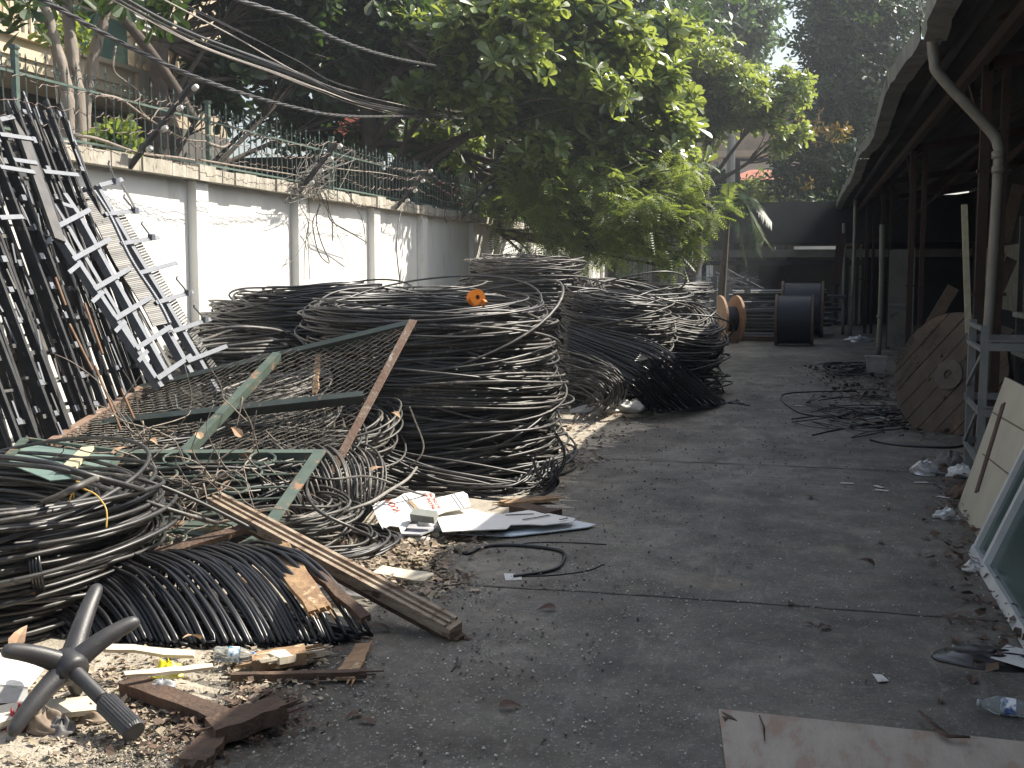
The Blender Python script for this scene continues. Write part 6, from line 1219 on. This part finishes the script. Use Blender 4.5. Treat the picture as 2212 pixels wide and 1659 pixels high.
ground_loop('loose_cable', [(1710, 905), (1780, 898), (1860, 905), (1910, 935)], .007, 'black wire crossing the lower edge of the right-hand tangle', m_blk, group='loose cable ends lying about the yard')
for k in range(22):
    P = []; u0, v0 = 1800 + 60 * rng.random(), 790 + 12 * rng.random(); a0 = 6.28 * rng.random()
    for q in range(8): a = a0 + q * .6; P.append(at(u0 + 42 * math.cos(a), v0 + 9 * math.sin(a), z=.01 + .09 * rng.random()))
    if k == 0: m = MB()
    m.tube(catmull(P, 5), .009, 5)
m.build('wire_coil', m_blk, None, smooth=True, label='small flat black wire coil before the white bin', cat='wire coil')
for k, (uv, lb) in enumerate(((((1908, 852), (1945, 850), (1972, 858)), 'thin white plastic strip before the wooden reel'), (((1870, 905), (1900, 900), (1920, 908)), 'bluish film scrap below the white strip'))):
    m = MB(); m.tube([at(u, v, z=.03) for u, v in uv], .01, 4, flat=.3); m.build('plastic_strip', m_bagw, None, label=lb, cat='strip')
crumple(1855, 738, 0, .35, .2, .12, m_bagc, 'pile of pale paper sheets at the foot of the farthest pipes', 41, 'paper_pile', 'paper')
crumple(1590, 872, 0, .10, .05, .04, m_blk, 'small black bundle lying beside the cable fan tip', 42, 'cable_knot', 'wire')
ground_loop('loose_cable', [(1560, 875), (1580, 868), (1595, 872), (1620, 876)], .007, 'thin black wire joining the fan tip to the small bundle', m_blk, group='loose cable ends lying about the yard')
MB().poly([at(u, v, z=.03) for u, v in ((2140, 1420), (2175, 1392), (2240, 1410), (2240, 1450))], .003, np.array([0, 0, 1.])).build('white_paper', m_bagw, None, label='white paper sheet on dark leaves at the right edge', cat='paper')
crumple(2150, 1425, .0, .24, .14, .03, m_blk, 'flat black plastic sheet under the white paper at the right edge', 43, 'black_sheet', 'sheet')
MB().poly([at(u, v, z=.01) for u, v in ((1885, 1455), (1905, 1457), (1920, 1470), (1897, 1472))], .003, np.array([0, 0, 1.])).build('paper_scrap', m_bagw, None, label='torn white paper scrap alone on the shaded concrete lower right', cat='paper')
# ================================================================ dead leaves and litter
m_leafd = M('dead_leaf', (.30, .19, .11), (.42, .30, .18), 9, .8, island=.35)
m_leafb = M('dark_dead_leaf', (.12, .075, .05), (.07, .045, .032), 9, .8, island=.3)
m_litter = M('leaf_litter_mat', (.38, .32, .24), (.20, .15, .10), 9, .9, island=.5)
m_chip = M('pale_chips', (.62, .60, .55), (.5, .48, .42), 9, .9, island=.3)
m_sandc = M('sand_coloured_grit', (.42, .37, .29), (.28, .24, .18), 9, .9, island=.5)
m_grit = M('dark_grit', (.09, .08, .07), (.16, .14, .12), 9, .9, island=.4)
LB = leaf_template(.5, .16, .14)
def deadleaf(p, L, mat, label, seed, grp='dead leaves lying about'):
    r_ = np.random.default_rng(seed); R = rot_frames(1, r_, (0, -.1, 1), .25)[0]; m = MB(); tv = LB[0].copy(); tv[:, 2] += .10 * np.sin(tv[:, 0] * 3) ; V = (tv * L) @ R.T; V[:, 2] -= V[:, 2].min(); m.add(V + np.asarray(p) + [0, 0, .004], LB[1]); m.build('dead_leaf', mat, None, label=label, cat='leaf', group=grp)
spots = [(340, 962, 7.0, 'pale tan leaf caught in the twiggy branch on the gate'), (377, 948, 7.1, 'second tan leaf resting on the mesh near the twigs'), (425, 945, 7.2, 'brown leaf on the chain-link left of the brace'), (500, 943, 7.2, 'pinkish dead leaf on the mesh right of the brace'), (278, 978, 6.9, 'small tan leaf beside the green tray'), (60, 1388, 4.6, 'large tan dead leaf over the left chair arm'), (830, 1018, 7.6, 'crumpled tan leaf on loose cables before the heap'), (395, 1398, 4.9, 'brown curled leaf above the upper white lath'), (865, 905, 8.0, 'small dead leaf caught at the rusty side bar'), (410, 1195, 5.8, 'dead leaf lying in the gate scrap')]
for k, (u, v, d, lb) in enumerate(spots): deadleaf(at(u, v, d=d), .11 if k != 5 else .13, m_leafd, lb, 500 + k)
sp = [(1730, 1350, 'curled brown leaf alone on the concrete left of centre lane'), (1703, 1312, 'long dark leaf lying on the joint in the concrete'), (1753, 1080, 'folded leaf beside the joint in mid lane'), (1915, 1100, 'dark leaf in mid lane towards the shed'), (1905, 1178, 'small black leaf clump in the lane'), (1855, 1222, 'brown leaf near the white paper bits'), (2005, 1130, 'long black leaf near the panel foot'), (2010, 1170, 'yellowish leaf beside the panel foot'), (720, 1415, 'reddish leaf piece beyond the dark stick'), (690, 1405, 'reddish leaf next to the splintered fibre'), (755, 1412, 'rust-coloured leaf beside the flat board piece'), (800, 1368, 'curled leaf at the foot of the ribbed coil'), (770, 1450, 'brown leaf near the stick end'), (745, 1558, 'black curled leaf on bare concrete lower middle'), (690, 1490, 'small rust leaf below the dark stick'), (980, 1250, 'brown leaf near the small square card'), (1015, 1262, 'leaf scrap right of the small square card'), (1160, 1320, 'dark leaf clump on the bare concrete centre'), (1610, 1222, 'greenish leaf alone in mid lane'), (2055, 1350, 'brown leaf at the joint near the right edge'), (2100, 1462, 'yellow-brown leaf above the dim bottle'), (2030, 1525, 'yellow leaf edge beside the plywood'), (2070, 1395, 'tan leaf at the rim of the black sheet'), (1765, 1365, 'small reddish leaf right of the curled brown one'), (500, 1640, 'dark curled leaf at the bottom edge'), (770, 1560, 'pale-edged black strip of leaf on the concrete'), (1130, 1530, 'grey pebble-like leaf on concrete')]
for k, (u, v, lb) in enumerate(sp): deadleaf(at(u, v, z=0), .06 + .018 * (k % 3), m_leafb, lb, 600 + k)
def litter(name, n, region, size, mat, label, seed, tv=None, tf=None, zmax=.02, flat=.35):
    r_ = np.random.default_rng(seed); P = region(r_, n); P = P[:n]; m = MB()
    tv = np.array([[-.5, -.3, 0], [.5, -.25, .06], [.42, .3, 0], [-.4, .28, .08]]) if tv is None else tv; tf = np.array([[0, 1, 2, 3]]) if tf is None else tf
    R = rot_frames(len(P), r_, (0, 0, 1), flat); scatter(m, tv, tf, None, P + np.stack([0 * P[:, 0], 0 * P[:, 0], .006 + zmax * r_.random(len(P))], 1), R, size * (.4 + 1.2 * r_.random(len(P)) ** 2)); m.build(name, mat, None, label=label, cat='litter', kind='stuff')
cube = np.array([[-.5, -.4, 0], [.5, -.35, 0], [.4, .4, 0], [-.45, .35, 0], [-.3, -.2, .35], [.3, -.25, .4], [.25, .25, .35], [-.3, .2, .4]]); cf = np.array([[4, 5, 6, 7], [0, 1, 5, 4], [1, 2, 6, 5], [2, 3, 7, 6], [3, 0, 4, 7]])
def reg_quad(uvs, jitter=0):
    q = [at(u, v, z=0) for u, v in uvs]
    def f(r_, n):
        s, t = r_.random(n)[:, None], r_.random(n)[:, None]; P = (q[0] * (1 - s) + q[1] * s) * (1 - t) + (q[3] * (1 - s) + q[2] * s) * t; P = P + np.concatenate([jitter * r_.normal(size=(n, 2)), np.zeros((n, 1))], 1)
        k = np.sin(P[:, 0] * 5.1 + 1) * np.sin(P[:, 1] * 4.3) + np.sin(P[:, 0] * 11 + P[:, 1] * 9) * .5; P = P[(k + r_.normal(size=len(P)) * .7) > -.2]; P[:, 2] = 0; return P
    return f
litter('leaf_litter', 5200, reg_quad([(620, 1165), (1010, 1130), (960, 1265), (760, 1300)], .12), .038, m_litter, 'pale leaf and paper litter strewn between the long beam and the white carton', 1)
litter('leaf_litter', 5200, reg_quad([(-20, 1500), (560, 1400), (640, 1480), (150, 1640)], .12), .026, m_litter, 'sunlit leaf litter around the chair base and rotten plank', 2)
litter('leaf_litter', 2600, reg_quad([(900, 1020), (1230, 880), (1420, 885), (1160, 1090)], .12), .045, m_litter, 'litter along the lane edge of the big heap', 3)
litter('gravel_grit', 9000, reg_quad([(-60, 1659), (420, 1659), (640, 1440), (-60, 1470)], .1), .008, m_sandc, 'pale grit on the sunlit concrete at the bottom left', 4, cube, cf, .0)
litter('gravel_grit', 2200, reg_quad([(420, 1659), (1300, 1659), (1500, 1240), (800, 1240)], .3), .008, m_chip, 'pale chips scattered over the shaded concrete', 5, cube, cf, .0)
litter('gravel_grit', 1100, reg_quad([(1300, 1659), (2212, 1540), (2050, 1000), (1300, 1100)], .4), .008, m_chip, 'sparse pale chips on the lane', 6, cube, cf, .0)
litter('gravel_grit', 2600, reg_quad([(300, 1659), (1300, 1640), (1500, 1000), (900, 1200)], .4), .010, m_grit, 'dark grit and twiglets scattered over the concrete', 7, cube, cf, .0)
litter('leaf_litter', 1500, reg_quad([(2020, 1000), (2100, 980), (2290, 1500), (2100, 1440)], .10), .04, m_leafb, 'dark rotting leaves heaped against the panels at the right', 8, zmax=.05)
litter('leaf_litter', 1600, reg_quad([(1740, 790), (1910, 800), (2060, 960), (1880, 920)], .2), .06, m_leafb, 'dark leaves and scraps before the big wooden reel', 9, zmax=.04)
litter('gravel_grit', 2600, reg_quad([(1250, 900), (1900, 760), (2050, 1000), (1200, 1080)], .3), .012, m_grit, 'dark specks over the farther lane', 10, cube, cf, .0)
litter('leaf_litter', 1200, reg_quad([(380, 1659), (620, 1570), (560, 1520), (420, 1560)], .1), .028, m_leafb, 'dark bark and leaf crumbs round the charred timber', 11, zmax=.04)
for k, (u, v) in enumerate(((1898, 1052), (1905, 1060), (1830, 1045), (1990, 1043), (1725, 877), (2040, 1075))):
    c = at(u, v, z=.004); MB().box(c + [0, 0, .004], (.10, .035, .004), yaw=.4 * rng.normal()).build('paper_bit', m_bagw, None, label=['tiny white paper bit in mid lane, upper of a close pair', 'tiny white paper bit in mid lane, lower of a close pair', 'tiny white paper bit alone left of a close pair', 'tiny white paper bit between paper pair and grey crumpled plastic', 'tiny white paper bit inside the black wire loop', 'tiny white paper bit close to the cream panel foot'][k], cat='paper', group='tiny white paper bits on the lane')
# ================================================================ thin haze added to lift dark tones, mostly for lens veil
hm = bpy.data.materials.new('lens_veil_haze'); hm.use_nodes = True; hn = hm.node_tree.nodes; hn.remove(hn['Principled BSDF'])
pv = hn.new('ShaderNodeVolumePrincipled'); pv.inputs['Color'].default_value = (.86, .92, 1, 1); pv.inputs['Density'].default_value = .0016; pv.inputs['Anisotropy'].default_value = .5
hm.node_tree.links.new(pv.outputs[0], hn['Material Output'].inputs['Volume'])
MB().bx(-152, 152, -62, 262, -1, 24).build('haze', hm, kind='stuff', label='thin pale haze added over the yard, mostly in place of lens veil')
